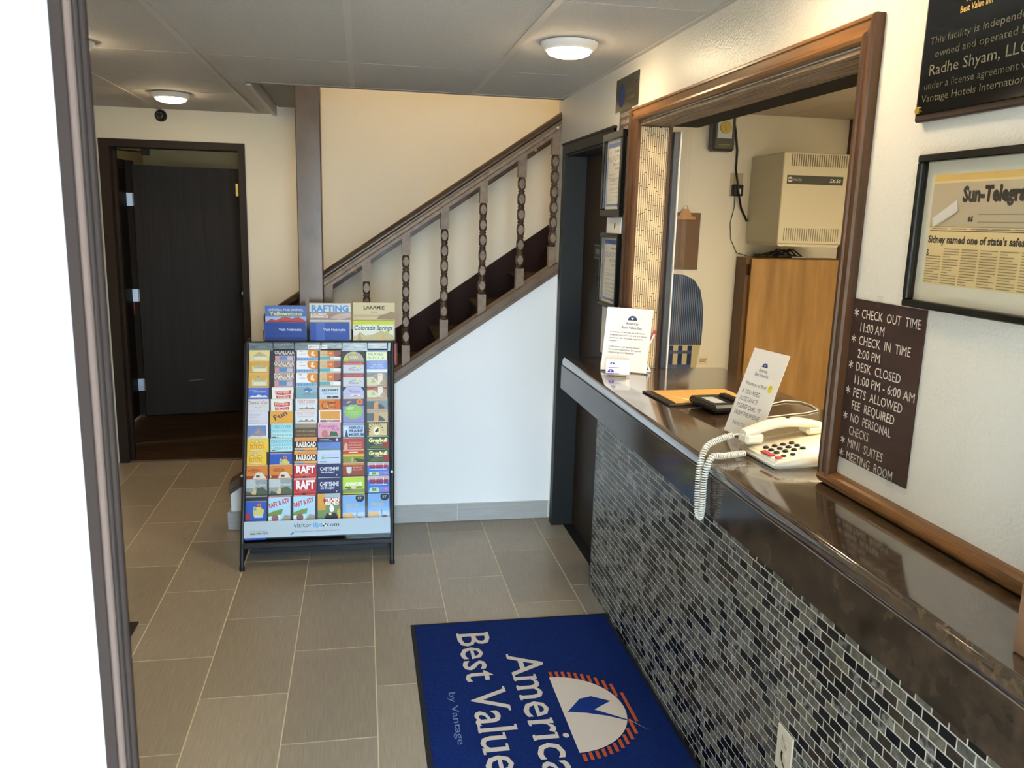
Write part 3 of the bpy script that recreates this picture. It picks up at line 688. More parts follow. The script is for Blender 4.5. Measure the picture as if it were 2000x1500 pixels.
wcd = thing('white_note', 'white note with a tiny emblem between the two framed certificates', 'note', at(XW-.0135, 3.445, 1.627, WALL))
B(0, -.002, 0, .20, 0, .066).build('card', paper, wcd)
decal('emblem', [('E', .115, .036, .009, .012, '7a2a28'), ('E', .113, .028, .006, .008, '2a2a2a')], wcd, y=-.0024)
wcd2 = thing('white_wall_panel', 'added white panel standing in for the wall below the lower framed certificate behind the acrylic sign', 'note', at(XW-.0135, 3.45, 1.115, WALL))
B(0, -.002, 0, .20, 0, .20).build('card', paper, wcd2)  # added panel standing in for white wall and casing

# ================================================================== COUNTER ITEMS
def logo(cx, cz, r, c1='39415f', inn=True):
    o = [('P', [(cx+p[0], cz+p[1]) for p in ell(0, 0, r, r, 16, 0, PI)], c1), ('P', [(cx-r*.35, cz+r*.55), (cx-r*.05, cz+r*.12), (cx+r*.45, cz+r*.85), (cx+r*.12, cz+r*.45), (cx-r*.02, cz+r*.60)], 'eeebe6')]
    return o
def card_sign(T, w, h, lab, ops, lean):
    t = thing('acrylic_sign', lab, 'sign', T, 'acrylic card signs on the counter')
    R_ = Matrix.Rotation(-lean, 4, 'X')
    B(0, 0, 0, w, .0022, h, b=.0005).build('acrylic_panel', clear, t, R_)
    cd_ = B(.002, -.0012, .004, w-.002, -.0003, h-.002).build('card', paper, t, R_)
    B(0, 0, 0, w, .075, .0022).build('acrylic_foot', clear, t)
    decal('lettering', ops, cd_, y=-.0016, step=.00001)
    return t
tx = '35342f'
w, h = .1875, .252
ops = logo(.108, .203, .0185)+[('T', .108, .186, 'Americas', .010, '3a3a44', {'al': 'c', 'w': .050, 'bold': .01}), ('T', .108, .170, 'Best Value Inn', .010, '3a3a44', {'al': 'c', 'w': .080, 'bold': .01})]
for i, s_ in enumerate(('A maximum of two pets are welcome in', 'designated pet rooms only at a $10 charge', 'per pet per day. Pet charge required at', 'check in')): ops.append(('T', .024, .152-.0115*i, s_, .0062, tx, {'w': (.138, .146, .132, .030)[i], 'bold': .01}))
for i, s_ in enumerate(('Credit card or cash deposit required', 'Government issued photo ID required', 'Check-in age is 18 Minimum')): ops.append(('T', .024, .095-.0115*i, s_, .0062, tx, {'w': (.124, .130, .104)[i], 'bold': .01}))
card_sign(at(.918, 3.068, 1.1035, math.radians(-34.3)), w, h, 'white card sign about pets in an acrylic stand at the far counter end', ops, math.radians(12.5))
w, h = .1551, .2519
ops = logo(.073, .203, .012, '4b4f8a')+[('T', .073, .189, 'Americas', .009, '4a4f74', {'al': 'c', 'w': .036}), ('T', .073, .176, 'Best Value Inn', .009, '4a4f74', {'al': 'c', 'w': .056}),
      ('T', .065, .146, 'Welcome to our Motel!', .010, '5c5c62', {'al': 'c', 'w': .090}), ('E', .125, .151, .0085, .011, 'e8d43a'), ('E', .122, .154, .001, .0015, '3a3418'), ('E', .128, .154, .001, .0015, '3a3418'), ('P', [(.120, .148), (.125, .1455), (.130, .148), (.125, .1468)], '3a3418')]
for i, (s_, ww) in enumerate((('IF YOU NEED', .078), ('ASSISTANCE', .078), ('PLEASE DIAL "0"', .104), ('FROM THE PHONE', .108))): ops.append(('T', .018, .120-.0205*i, s_, .0125, '6a6a70', {'w': ww}))
ops.append(('T', .052, .030, 'THANK YOU!', .010, '85858a', {'al': 'c', 'w': .055}))
card_sign(at(1.0014, 2.1105, 1.1035, math.radians(-79.7)), w, h, 'tilted white card telling guests to dial 0, behind the phone', ops, math.radians(19.2))
# business card holder
bc = thing('business_card_holder', 'clear dome business card holder in front of the pets sign', 'card holder', at(.935, 2.945, 1.1033, math.radians(-12)))
mb = MB(); P = [(.047*math.cos(a), .042*math.sin(a)) for a in [PI*i/16 for i in range(17)]]
mb.prism([(x, max(z, 0)) for x, z in P], 'y', -.012, -.008); mb.build('dome_front', clear, bc)
MB().box(-.047, -.012, 0, .047, .014, .006).build('base', clear, bc)
B(-.030, 0, .006, .060, .006, .062).build('business_cards', paper, bc, Matrix.Rotation(math.radians(-8), 4, 'X'))
decal('card_print', logo(-.006, .044, .009, '5142a0')+[('R', -.02, .030, .02, .033, '8d86c0'), ('R', .02, .045, .045, .0465, '9a9aa0')], bc, y=-.0006, T=Matrix.Rotation(math.radians(-8), 4, 'X'))
decal('dome_print', logo(-.012, .016, .012, '4036a0')+[('R', -.032, .009, .02, .013, '6f68b8')], bc, y=-.0124)
# folded tent card with blue triangle
tc = thing('tent_card', 'tiny white tent card with a blue triangle at the right foot of the pets sign', 'card', at(1.075, 3.02, 1.1033, math.radians(-30)))
MB().prism([(0, 0), (.034, .004), (.012, .048)], 'y', 0, .003).build('card', paper, tc)
decal('blue_triangle', [('P', [(.006, .008), (.024, .009), (.012, .036)], '4a6fc0')], tc)
# striped ribbon
rb = thing('striped_ribbon', 'red and white striped ribbon sticking out behind the pets sign', 'ribbon', at(1.095, 3.06, 1.19, math.radians(-20)))
MB().prism([(0, 0), (.012, -.004), (.042, .07), (.030, .075)], 'y', 0, .002).build('band', mat('ribbon_red', 'a02b30', .5), rb)
decal('white_stripes', [('P', [(.012, .012), (.018, .012), (.036, .058), (.030, .058)], 'e8e2dc')], rb)
# black folder with tan sheet
fo = thing('clipboard_folder', 'open black folder with a tan sheet lying on the counter', 'folder', at(.9447, 2.645, 1.1033, math.radians(-86.3)))
B(0, -.0, 0, .222, .31, .006, b=.002).build('cover', mat('black_leatherette', '14120f', .35, bump=(500, .4, .001)), fo)
B(.018, .030, .006, .206, .30, .0085).build('tan_sheet', tanpaper, fo)
decal('white_edge', [('P', [(.11, .055), (.20, .10), (.20, .112), (.15, .085)], 'e8d9b0')], fo, T=at(0, 0, .0086) @ Matrix.Rotation(-PI/2, 4, 'X'), m=PRINT)
# card terminal
tm = thing('card_terminal', 'small black card terminal with a grey screen resting on the folder edge', 'card terminal', at(1.030, 2.445, 1.112, math.radians(-84)))
B(0, 0, 0, .165, .115, .024, b=.008).build('body', black, tm)
B(.030, .090, .020, .135, .118, .034, b=.005).build('raised_rim', black, tm)
B(.045, .022, .0235, .125, .062, .0248).build('screen', mat('lcd_grey', 'a9b3b6', .2), tm)
# thin grey cable loop
lp = thing('grey_cable', 'thin grey cable looping over the counter behind the tilted card', 'cable', at(0, 0, 0))
MB().tube([(1.20, 2.43, 1.1055), (1.316, 2.43, 1.106), (1.38, 2.465, 1.107), (1.425, 2.45, 1.107), (1.437, 2.40, 1.106), (1.42, 2.33, 1.106), (1.36, 2.295, 1.106), (1.30, 2.28, 1.106), (1.20, 2.25, 1.1055)], .0022, 6).build('cord', mat('grey_cord', 'b9b4aa', .4), lp)

# telephone
tp = thing('telephone', 'ivory desk telephone with black keys on the counter by the window casing', 'telephone', at(.950, 1.918, 1.1033, math.radians(-86)))
PW, PD = .178, .225
hz = lambda y: .024+.026*(y/PD)
mb = MB(); r = .012
sec = [(0.0, .004), (.0, .015), (.008, hz(.0)), (PD-.008, hz(PD)), (PD, hz(PD)-.01), (PD, .004), (PD-.01, 0), (.012, 0)]
bm = bmesh.new(); vsb = [bm.verts.new((0, a, b)) for a, b in sec]; f = bm.faces.new(vsb); rg = bmesh.ops.extrude_face_region(bm, geom=[f])
for v in [e for e in rg['geom'] if isinstance(e, bmesh.types.BMVert)]: v.co.x = PW
bmesh.ops.recalc_face_normals(bm, faces=bm.faces); bmesh.ops.bevel(bm, geom=[e for e in bm.edges], offset=.005, segments=3, affect='EDGES')
me = bpy.data.meshes.new('base'); bm.to_mesh(me); bm.free(); me.materials.append(ivory)
for p in me.polygons: p.use_smooth = True
ob = bpy.data.objects.new('base', me); COL.objects.link(ob); ob.parent = tp
slope = math.atan2(.026, PD)
TK = Matrix.Translation((0, 0, hz(0))) @ Matrix.Rotation(slope, 4, 'X')     # keypad plane: local xy on the sloping top
for r_ in range(4):
    for c in range(3):
        x = .083+.024*c; y = .118-.024*r_ -.012
        MB().lathe([(.0075, .0), (.0072, .003), (.0055, .0042)], c=(x, y, 0), seg=12).build('key', black, ob, TK)
for (x, y) in ((.160, .035), (.160, .060)): MB().lathe([(.0065, 0), (.006, .003)], c=(x, y, 0), seg=10).build('key', black, ob, TK)
MB().box(.104, .004, 0, .150, .020, .0035, b=.0015).build('message_lamp', mat('red_lens', '9c2326', .25), ob, TK)
MB().lathe([(.009, 0), (.008, .003)], c=(.165, .018, 0), seg=12).build('red_button', mat('red_button_plastic', 'b8373a', .3), ob, TK)
# handset lies along the far side
mb = MB(); pts = []
for i in range(13):
    y = -.004+.222*i/12; z = .052+.020*math.sin(PI*i/12)+.012*(y/.2); pts.append((.032, y, z))
def slab_path(mb, pts, hw, hh):
    n = len(pts); vs = []
    for i, (x, y, z) in enumerate(pts):
        k = 1 if 1 < i < n-2 else (.93 if 0 < i < n-1 else .8)
        for a in range(8):
            an = PI/8+2*PI*a/8; ca, sa = math.cos(an), math.sin(an)
            vs.append((x+hw*k*max(-1, min(1, ca*1.25)), y, z+hh*max(-1, min(1, sa*1.25))))
    fs = [(i*8+a, i*8+(a+1) % 8, (i+1)*8+(a+1) % 8, (i+1)*8+a) for i in range(n-1) for a in range(8)]
    mb.add(vs, [f[::-1] for f in fs], 0, True); mb.add(vs[:8], [list(range(8))]); mb.add(vs[-8:], [list(range(8))[::-1]])
slab_path(mb, pts, .022, .011)
mb.box(.009, -.006, .028, .055, .046, .056, b=.007); mb.box(.009, .168, .046, .055, .220, .070, b=.007)
hs = mb.build('handset', ivory, tp)
MB().lathe([(.006, 0), (.005, .003)], c=(.032, .12, .089), seg=10).build('hook_button', black, hs)
decal('brand_plate', [('R', 0, 0, .011, .011, '26324f'), ('R', .015, .002, .030, .004, '8c8a80')], tp, T=Matrix.Translation((PW+.0004, .135, .010)) @ Matrix.Rotation(PI/2, 4, 'Z'))
# coiled cord
def coil(path, r, pitch, seg=7):
    P = [Vector(p) for p in path]
    # smooth resample (Catmull-Rom)
    S = []
    for i in range(len(P)-1):
        a, b, c, d = P[max(i-1, 0)], P[i], P[i+1], P[min(i+2, len(P)-1)]
        for k in range(24):
            t = k/24; S.append(.5*((2*b)+(c-a)*t+(2*a-5*b+4*c-d)*t*t+(3*b-a-3*c+d)*t**3))
    S.append(P[-1]); out = []; L_ = 0; prev = None; step = .0
    for i in range(len(S)-1):
        t = (S[i+1]-S[i]); dl = t.length; t.normalize()
        if prev is None: n = t.cross(Vector((0, 1, 0)))
        else: n = prev-t*prev.dot(t)
        n.normalize(); prev = n; b = t.cross(n); k = max(1, int(dl/pitch*9))
        for j in range(k):
            u = j/k; ph_ = 2*PI*(L_+dl*u)/pitch
            out.append(S[i].lerp(S[i+1], u)+(n*math.cos(ph_)+b*math.sin(ph_))*r)
        L_ += dl
    return out
cd = thing('coiled_cord', 'white coiled telephone cord hanging over the counter edge', 'cord', at(0, 0, 0))
cm = mat('white_cord', 'd3d0c6', .4)
path = [(.925, 1.895, 1.150), (.885, 1.885, 1.142), (.845, 1.868, 1.128), (.824, 1.853, 1.085), (.8205, 1.845, 1.00), (.8215, 1.842, .968), (.822, 1.824, .962), (.8215, 1.815, .99), (.822, 1.815, 1.07), (.838, 1.818, 1.116), (.87, 1.825, 1.1165), (.915, 1.838, 1.1165), (.938, 1.845, 1.1165)]
MB().tube(coil(path, .0068, .0062), .0019, 6).build('coil', cm, cd)
MB().tube([(.925, 1.895, 1.150), (.940, 1.890, 1.155), (.953, 1.886, 1.150)], .0022, 6).build('plug_lead', cm, cd)

# object at the right picture edge
bx = thing('brown_carton', 'brown carton standing on the counter, cut off by the right picture edge', 'carton', at(.884, .40, 1.1033))
B(0, 0, 0, .14, .508, .26, b=.003).build('box', mat('brown_card', '6e5039', .7), bx)
B(.0, .0, .165, -.0012, .508, .20).build('tape_band', mat('grey_tape', '8a8078', .5), bx)
# ================================================================== OFFICE
YO = YS+.015
pb = thing('phone_system_box', 'beige wall-mounted phone switch box with vent slots over the cabinet', 'phone system', at(2.130, 4.03, 1.575))
MB().prism([(.0, .02), (.012, .0), (.35, .0), (.362, .02), (.362, .47), (.35, .478), (.012, .478), (.0, .47)], 'y', .012, .368).build('case', putty, pb)
B(-.002, 0, .014, .366, .012, .476, b=.004).build('front_cover', putty, pb)
mb = MB()
for i in range(25): mb.box(.040+.0127*i, -.0012, .408, .045+.0127*i, .0005, .468)
for i in range(25): mb.box(.030+.0127*i, -.0012, .030, .0335+.0127*i, .0005, .095)
tag(mb.build('vent_slots', slotd, pb), kind='stuff')
decal('label_band', [('R', .022, .318, .338, .362, '4a4f48'), ('E', .040, .340, .014, .014, 'c8cabf'), ('R', .028, .337, .054, .343, '4a4f48'), ('T', .056, .334, 'VARTEL', .011, 'b9bcb2', {'w': .05}), ('T', .262, .331, 'SX-50', .017, 'e2e4dc', {'w': .062, 'shear': .25, 'bold': .02})], pb, y=-.0004)
cb = thing('wood_cabinet', 'honey wood cabinet standing below the beige phone box', 'cabinet', at(2.084, 4.27, 0))
B(.0, .004, 0, .575, YO-4.27-.002, 1.505).build('body', cabd, cb)
B(.022, -.018, .04, .568, .003, 1.500, b=.002).build('door', cabw, cb)
for z in (.35, 1.44):
    MB().box(.004, -.004, z-.03, .022, .0038, z+.03).lathe([(.004, z-.03), (.004, z+.03)], c=(.016, -.008, 0), seg=8).build('hinge', mat('dark_hinge', '3a2a1c', .4, metal=1), cb)
cl = thing('cable_bundle', 'tangle of black cables and clips on top of the cabinet', 'cables', at(2.16, 4.30, 1.508))
rr = random.Random(9); mb = MB()
for i in range(9):
    a = rr.uniform(0, .12); mb.tube([(a, rr.uniform(-.02, .03), .006), (a+.05, rr.uniform(-.03, .03), rr.uniform(.02, .05)), (a+.1, rr.uniform(-.03, .03), rr.uniform(.01, .05)), (a+.15, rr.uniform(-.03, .03), .006)], .004, 6)
mb.build('cords', black, cl); B(0, -.01, 0, .19, .05, .016, b=.003).build('power_strip', black, cl); B(.19, -.03, 0, .29, .0, .006).build('silver_tray', steel, cl)
# clipboard
cp_ = thing('clipboard', 'brown clipboard hanging on the office wall behind the glass edge', 'clipboard', at(1.662, YO-.014, 1.428))
B(0, 0, 0, .186, .004, .310, b=.001).build('board', mat('masonite', '6b5138', .6), cp_)
B(.030, -.006, .270, .155, .0, .292, b=.002).build('clip', mat('brass_clip', '8a6a48', .35, metal=.6), cp_)
MB().prism([(.055, .29), (.13, .29), (.118, .315), (.108, .330), (.078, .330), (.068, .315)], 'y', -.010, -.004).build('clip_top', MC['brass_clip'], cp_)
MB().tube([(.093+.012*math.cos(a), -.004, .335+.012*math.sin(a)) for a in [2*PI*i/12 for i in range(12)]], .002, 6, closed=True).build('ring', steel, cp_)
# key clock box
kb = thing('time_switch', 'dark grey time switch box with a round gold dial high on the office wall', 'time switch', at(1.862, YO-.075, 2.068))
B(0, .0, 0, .128, .073, .185, b=.012).build('case', mat('time_switch_grey', '3a3a34', .35), kb)
B(.022, -.003, .065, .106, .001, .178, b=.004).build('dial_window', mat('dial_back', 'b8c4c4', .2), kb)
MB().lathe([(.032, -.010), (.032, -.003)], c=(.066, 0, .122), axis='y', seg=24).build('gold_dial', mat('dial_gold', 'b59d3f', .35, metal=.4), kb)
MB().box(.062, -.016, .103, .070, -.0102, .135, b=.002).lathe([(.008, -.015), (.008, -.0103)], c=(.066, 0, .134), axis='y', seg=12).build('dial_pointer', steel, kb)
decal('rating_label', [('R', .03, .030, .10, .036, '7a7a4a'), ('R', .03, .020, .08, .024, '6a6a44')], kb, y=-.0004)
pc = thing('power_cord', 'black power cord running down the office wall to the phone box', 'power cord', at(0, 0, 0))
MB().tube([(1.988, YO-.03, 2.255), (2.018, YO-.010, 2.18), (2.036, YO-.008, 2.08), (2.036, YO-.009, 1.98), (2.036, YO-.046, 1.90), (2.050, YO-.042, 1.84), (2.085, YO-.009, 1.77), (2.126, YO-.009, 1.70)], .006, 8).build('cord', black, pc)
op = thing('office_outlet', 'wall outlet with a black plug adapter beside the phone box', 'outlet', at(2.010, YO, 1.835))
B(0, -.006, 0, .075, -.0005, .125, b=.002).build('plate', mat('outlet_tan', 'b7a988', .45), op)
B(.008, -.036, .0, .068, -.006, .062, b=.004).build('adapter', black, op); B(.034, -.0365, .012, .052, -.0358, .040).build('adapter_label', paper, op)
MB().tube([(.032, -.008, .0), (.035, -.006, -.06), (.018, -.006, -.15), (.030, -.006, -.24), (.07, -.006, -.31), (.12, -.03, -.325)], .0022, 6).build('thin_lead', black, op)
# ironing board
ib = thing('ironing_board', 'folded ironing board with a navy pinstripe cover leaning on the office wall', 'ironing board', at(1.50, YO-.07, .30))
def ibw(z):  # half width
    t = (z-.30)/.81; return .19
out = [(0, .0), (.33, 0), (.355, .55), (.378, .72), (.382, .82), (.375, .93), (.352, 1.02), (.312, 1.075), (.255, 1.10), (.17, 1.105), (.08, 1.09), (0, 1.05)]
up_ = [p for p in out if p[1] > .70]
stripe = bpy.data.materials.new('navy_pinstripe'); stripe.use_nodes = True; nt = stripe.node_tree
wv = nt.nodes.new('ShaderNodeTexWave'); wv.bands_direction = 'X'; wv.inputs['Scale'].default_value = 28; wv.inputs['Distortion'].default_value = .4; wv.inputs['Detail'].default_value = 1
g2 = nt.nodes.new('ShaderNodeNewGeometry'); rp = nt.nodes.new('ShaderNodeValToRGB'); rp.color_ramp.elements[0].position = .55; rp.color_ramp.elements[1].position = .9
rp.color_ramp.elements[0].color = lin('26364f'); rp.color_ramp.elements[1].color = lin('6f7f98')
nt.links.new(g2.outputs['Position'], wv.inputs['Vector']); nt.links.new(wv.outputs[0], rp.inputs[0]); nt.links.new(rp.outputs[0], nt.nodes['Principled BSDF'].inputs['Base Color']); nt.nodes['Principled BSDF'].inputs['Roughness'].default_value = .8
MB().prism([(0, .71), (.378, .71)]+[p for p in out[4:]], 'y', 0, .035).build('pinstripe_cover', stripe, ib)
MB().prism([(0, 0), (.33, 0), (.355, .55), (.376, .709), (0, .709)], 'y', .002, .034).build('plaid_cover', mat('plaid_beige', 'b9b08a', .8), ib)
ops = []
for x in (.19, .245, .30, .135, .08): ops.append(('R', x, .45, x+.026, .705, '27355a'))
for z in (.50, .58, .66): ops.append(('R', .075, z, .326, z+.018, '4a5678'))
decal('plaid_stripes', ops, ib, m=MATTE, y=.0016, step=.0001)
B(.05, .010, -.30, .09, .03, 0).build('leg', steel, ib); B(.24, .010, -.30, .28, .03, 0).build('leg', steel, ib)
nb = thing('hand_written_tag', 'small cream tag with brown writing stuck on the wall beside the ironing board', 'tag', at(1.90, YO-.003, .885))
B(0, 0, 0, .055, .002, .045).build('tag_sheet', mat('cream_tag', 'd9cfae', .6), nb); decal('writing', [('R', .005, .03, .048, .034, '8a6a3a'), ('R', .005, .018, .042, .022, '8a6a3a')], nb)
# strip light behind the window head
sl = thing('strip_fitting', 'white strip housing behind the head of the service window', 'housing', at(1.32, 1.75, 2.135))
B(0, 0, 0, .05, .75, .05, b=.004).build('near_section', mat('strip_white', 'd8d6cc', .5), sl)
B(0, .76, -.003, .05, 1.30, .045, b=.004).build('far_section', mat('strip_grey', '8b8a80', .5), sl)
for y in (.05, 1.2): B(.02, y, .045, .03, y+.01, .155).build('hanger', steel, sl)

# ================================================================== FLOOR THINGS
# blue logo mat : local x = text direction (towards the viewer), local z = up of the letters
TM = Matrix(((0, 0, 1, 0), (-1, 0, 0, 0), (0, -1, 0, 0), (0, 0, 0, 1)))
lm = thing('logo_mat', 'blue entrance mat with cream hotel lettering and a sun logo', 'mat', at(0, 0, 0))
B(.186, 1.765, .0005, 1.034, 3.185, .006, b=.002).build('rubber_backing', matblk, lm)
B(.204, 1.785, .005, 1.018, 3.168, .0105, b=.002).build('pile', matblue, lm)
Y0 = 2.476; X0 = .668; cr_ = 'c9bfb4'; og = 'b5532f'
ops = []
ops.append(('T', -.03, .291-X0, 'by Vantage', .024, '7484a8', {'al': 'c', 'w': .30}))
SERIF = {'A': [(.04, 0), (.96, 0)], 'V': [(.04, 1), (.96, 1)], 'B': [(.10, 0), (.10, 1)], 'I': [(.5, 0), (.5, 1)], 'm': [(.07, 0), (.5, 0), (.93, 0), (.03, .66)], 'n': [(.13, 0), (.87, 0), (.06, .66)],
         'r': [(.22, 0), (.12, .66)], 'i': [(.5, 0), (.3, .66)], 'l': [(.5, 0), (.3, 1.02)], 'u': [(.03, .66), (.76, .66), (.97, 0)], 'a': [(.95, 0)]}
def serif_text(cx, v, s_, capz, col, w, bold):
    V, _ = text_geo(s_, bold); x0 = min(p[0] for p in V); x1 = max(p[0] for p in V); sx = w/(x1-x0); out = []; sz = capz/cap_h()
    out.append(('T', cx, v, s_, capz, col, {'al': 'c', 'w': w, 'bold': bold}))
    for i, ch in enumerate(s_):
        if ch not in SERIF: continue
        a = max(p[0] for p in text_geo(s_[:i+1], bold)[0]); gw = max(p[0] for p in text_geo(ch, bold)[0])-min(p[0] for p in text_geo(ch, bold)[0])
        for fx_, lv in SERIF[ch]:
            X = cx-w/2+(a-gw-x0+fx_*gw)*sx; z = v+lv*capz; d = .10*capz
            out.append(('R', X-.125*capz, z-(d*.62 if lv else 0), X+.125*capz, z+(0 if lv else d*.62), col))
    return out
R1, R2 = .222, .262
ops += serif_text(0, .539-X0, 'Americas', .128, cr_, .81, .006)+serif_text(0, .366-X0, 'Best Value Inn', .128, cr_, 1.185, .006)
k = 0; v = .006
while v < R2:
    for sgn in (-1, 1):
        i1 = math.sqrt(max(0, (R1+.003)**2-(v+.006)**2)); o1 = math.sqrt(max(0, R2**2-(v+.006)**2))
        if v < R1-.01:
            ops.append(('P', [(sgn*i1, v), (sgn*o1, v), (sgn*o1, v+.0115), (sgn*i1, v+.0115)], og))
    if v >= R1-.01 and R2**2-(v+.0115)**2 > 0:
        o1 = math.sqrt(R2**2-(v+.0115)**2)*.9; ops.append(('P', [(-o1, v), (o1*.95, v), (o1*.95, v+.0115), (-o1, v+.0115)], og))
    v += .0225
ops.append(('P', ell(0, 0, R1, R1*.985, 48, 0, PI), 'cfc5ba'))
bw = [(2.476, .684), (2.548, .745), (2.558, .789), (2.520, .851), (2.497, .812), (2.477, .780), (2.430, .845), (2.398, .886), (2.402, .871), (2.436, .812), (2.462, .745)]
ops.append(('P', [(Y0-a, b-X0) for a, b in bw], '17327a'))
ops.append(('P', [(Y0-2.404, .880-X0), (Y0-2.334, .932-X0), (Y0-2.392, .892-X0)], 'd8d0c6'))
decal('woven_logo', ops, lm, m=PILE, y=-.0108, step=.0001, T=Matrix.Translation((X0, Y0, 0)) @ TM)
# dark mat at left
dmn = thing('dark_mat', 'corner of a dark brown floor mat showing beside the door edge at left', 'mat', at(-1.9, 2.0, .0005))
B(0, 0, 0, .981, 1.352, .008, b=.002).build('pile', mat('dark_mat_pile', '2b1c16', .95), dmn)

# entrance door leaf, open, right beside the camera
dl = thing('entrance_door', 'open white entrance door with a brown edge, blurred at the left picture edge', 'door', at(0, 0, 0))
ax, ay = -.1790, .550; bx_, by = -.870, -.02
d = Vector((bx_-ax, by-ay, 0)); Ld = d.length; ang = math.atan2(d.y, d.x)
TL = at(ax, ay, 0, ang)       # local x from the free edge towards the hinge, +y away from the room side
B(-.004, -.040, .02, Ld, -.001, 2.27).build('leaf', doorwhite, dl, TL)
def vb(x0, x1, y0, y1, nm, m): return B(x0, y0, .01, x1, y1, 2.285, b=.001).build(nm, m, dl)
vb(-.1785, -.1700, .550, .555, 'edge_strip', bronze)
vb(-.1700, -.1654, .5495, .555, 'seal_strip', greyseal)
vb(-.1654, -.1624, .551, .556, 'inner_edge_strip', mat('dark_seal', '17120f', .8, spec=.1))
vb(-.1624, -.1583, .552, .557, 'outer_edge_strip', bronze)

# ================================================================== BROCHURE RACK
def ry_(z): return 3.83+.362*z           # sloping front plane of the rack
rk = thing('brochure_rack', 'black leaning floor rack full of travel brochures in front of the white stair wall', 'brochure rack', at(0, 0, 0))
for sx, xb, xt in ((-1, -.574, -.562), (1, .134, .150)):
    MB().tube([(xb, 3.832, .012), (xb, 3.84, .06), ((xb+xt)/2, ry_(.5)-.004, .5), (xt, ry_(1.045)-.004, 1.045)], .0105, 10).lathe([(.013, .0), (.013, .02)], c=(xb, 3.832, 0), seg=12).build('side_tube', rackm, rk)
    MB().prism([(3.842, .02), (4.23, .02), (4.275, 1.03), (ry_(1.03)+.012, 1.03)], 'x', xb-.004, xb+.004).build('side_panel', rackp, rk)
    MB().tube([(xb, 4.25, .01), (xt, 4.29, 1.05)], .009, 8).build('rear_tube', rackm, rk)
    MB().lathe([(.006, -.012), (.004, 0)], c=(xb+sx*.004, ry_(.43)-.012, .43), axis='y', seg=8).build('cap_nut', steel, rk)
MB().prism([(ry_(.12)+.05, .115), (ry_(1.04)+.055, 1.04), (ry_(1.04)+.060, 1.04), (ry_(.12)+.055, .115)], 'x', -.565, .142).build('back_board', rackp, rk)
B(-.572, 3.845, .105, .134, 3.96, .118).build('bottom_shelf', rackp, rk)
B(-.562, 4.03, .002, .128, 4.036, .12).build('shade_panel', rackp, rk)  # dark panel added to deepen the shade under the rack
MB().tube([(-.572, 3.862, .112), (.134, 3.862, .112)], .0155, 12).build('front_bar', rackm, rk)
B(-.560, ry_(1.02)-.004, 1.000, .145, ry_(1.02)+.001, 1.042).build('header_strip', mat('header_stone_print', '4d5a60', .25, noise=('7d8a90', (20, 20, 160), 5, .2)), rk)
MB().tube([(-.56, ry_(1.045)-.008, 1.045), (.146, ry_(1.045)-.008, 1.045)], .0035, 8).build('top_wire', rackm, rk)
for i, (a, b) in enumerate(((-.437, -.334), (-.205, -.102), (.026, .125))):
    y = ry_(1.02)-.012; MB().tube([(a, y, 1.045), (a, y-.002, 1.008), (b, y-.002, 1.008), (b, y, 1.045)], .003, 6).build('wire_loop', rackm, rk)
decal('header_stickers', [('R', -.268, 1.011, -.216, 1.033, 'e6e6e2'), ('R', -.264, 1.016, -.259, 1.021, '26262a'), ('R', -.259, 1.021, -.254, 1.026, '26262a'), ('R', -.250, 1.020, -.220, 1.023, '8d8f92'), ('R', -.212, 1.011, -.174, 1.033, 'e6e6e2'), ('R', -.205, 1.020, -.180, 1.024, 'a8aaac')], rk, y=ry_(1.02)-.0045)
ZR = [1.006, .954, .896, .829, .774, .719, .660, .591, .530, .469, .404, .325]
LEAN = math.atan(.15)
def colx(k, z):
    top_ = [-.560, -.440, -.326, -.2135, -.099, .017]; bot = [-.573, -.457, -.340, -.223, -.104, .018]
    t = (1.0-z)/.68; return top_[k]+(bot[k]-top_[k])*t
WB = .103
for r in range(12):
    z = ZR[r]; h = .150 if r < 11 else .19
    y = ry_(z)
    s_ = .15 if r < 11 else .362
    mb = MB().prism([(y+.0095, z-.004), (y+.0115, z-.004), (y+.0115-s_*(h-.008), z-h+.004), (y+.0095-s_*(h-.008), z-h+.004)], 'x', colx(0, z)-.004, colx(5, z)+WB+.006)
    mb.build('tier_panel', rackp, rk)
for k in range(1, 6):
    P = [(colx(k, z)-.0065, ry_(z)) for z in (1.0, .3)]
    mb = MB(); x = colx(k, .65)-.0065
    mb.prism([(ry_(.12)+.052, .12), (ry_(.30)+.006, .30), (ry_(1.0)+.006, 1.0), (ry_(1.0)+.055, 1.0)], 'x', x-.001, x+.001); mb.build('divider', rackp, rk)
# clear plastic apron with the printed band
RP = at(0, ry_(.130)-.026, .130) @ Matrix.Rotation(-math.atan(.362), 4, 'X')
B(-.567, 0, 0, .128, .0015, .163).build('clear_front_panel', front_film, rk, RP)
sc_ = 1/math.cos(math.atan(.362))
ops = [('R', -.565, .021*sc_, .126, .094*sc_, 'aebfc9'), ('T', -.334, .065, 'visitor', .022, '2f3a42', {'w': .085}), ('T', -.246, .065, 'tips', .022, '3f9fd6', {'w': .048, 'bold': .03}), ('R', -.197, .064, -.189, .072, '202428'), ('R', -.189, .072, -.181, .080, '202428'), ('R', -.189, .064, -.181, .072, 'f2f4ea'), ('R', -.197, .072, -.189, .080, 'e0e6a8'),
       ('T', -.178, .065, 'com', .019, '2f3a42', {'w': .058}), ('T', -.328, .042, 'Delivering the Power of Hometown to the Internet', .007, '44639c', {'w': .21, 'shear': .2}), ('P', [(-.352, .034), (-.335, .046), (-.333, .038), (-.344, .030)], '3f7fc0'),
       ('T', -.535, .052, 'For more information', .005, '6b7f8e', {'w': .075}), ('T', -.535, .038, '800-799-7373', .0085, '39454e', {'w': .083, 'bold': .02})]
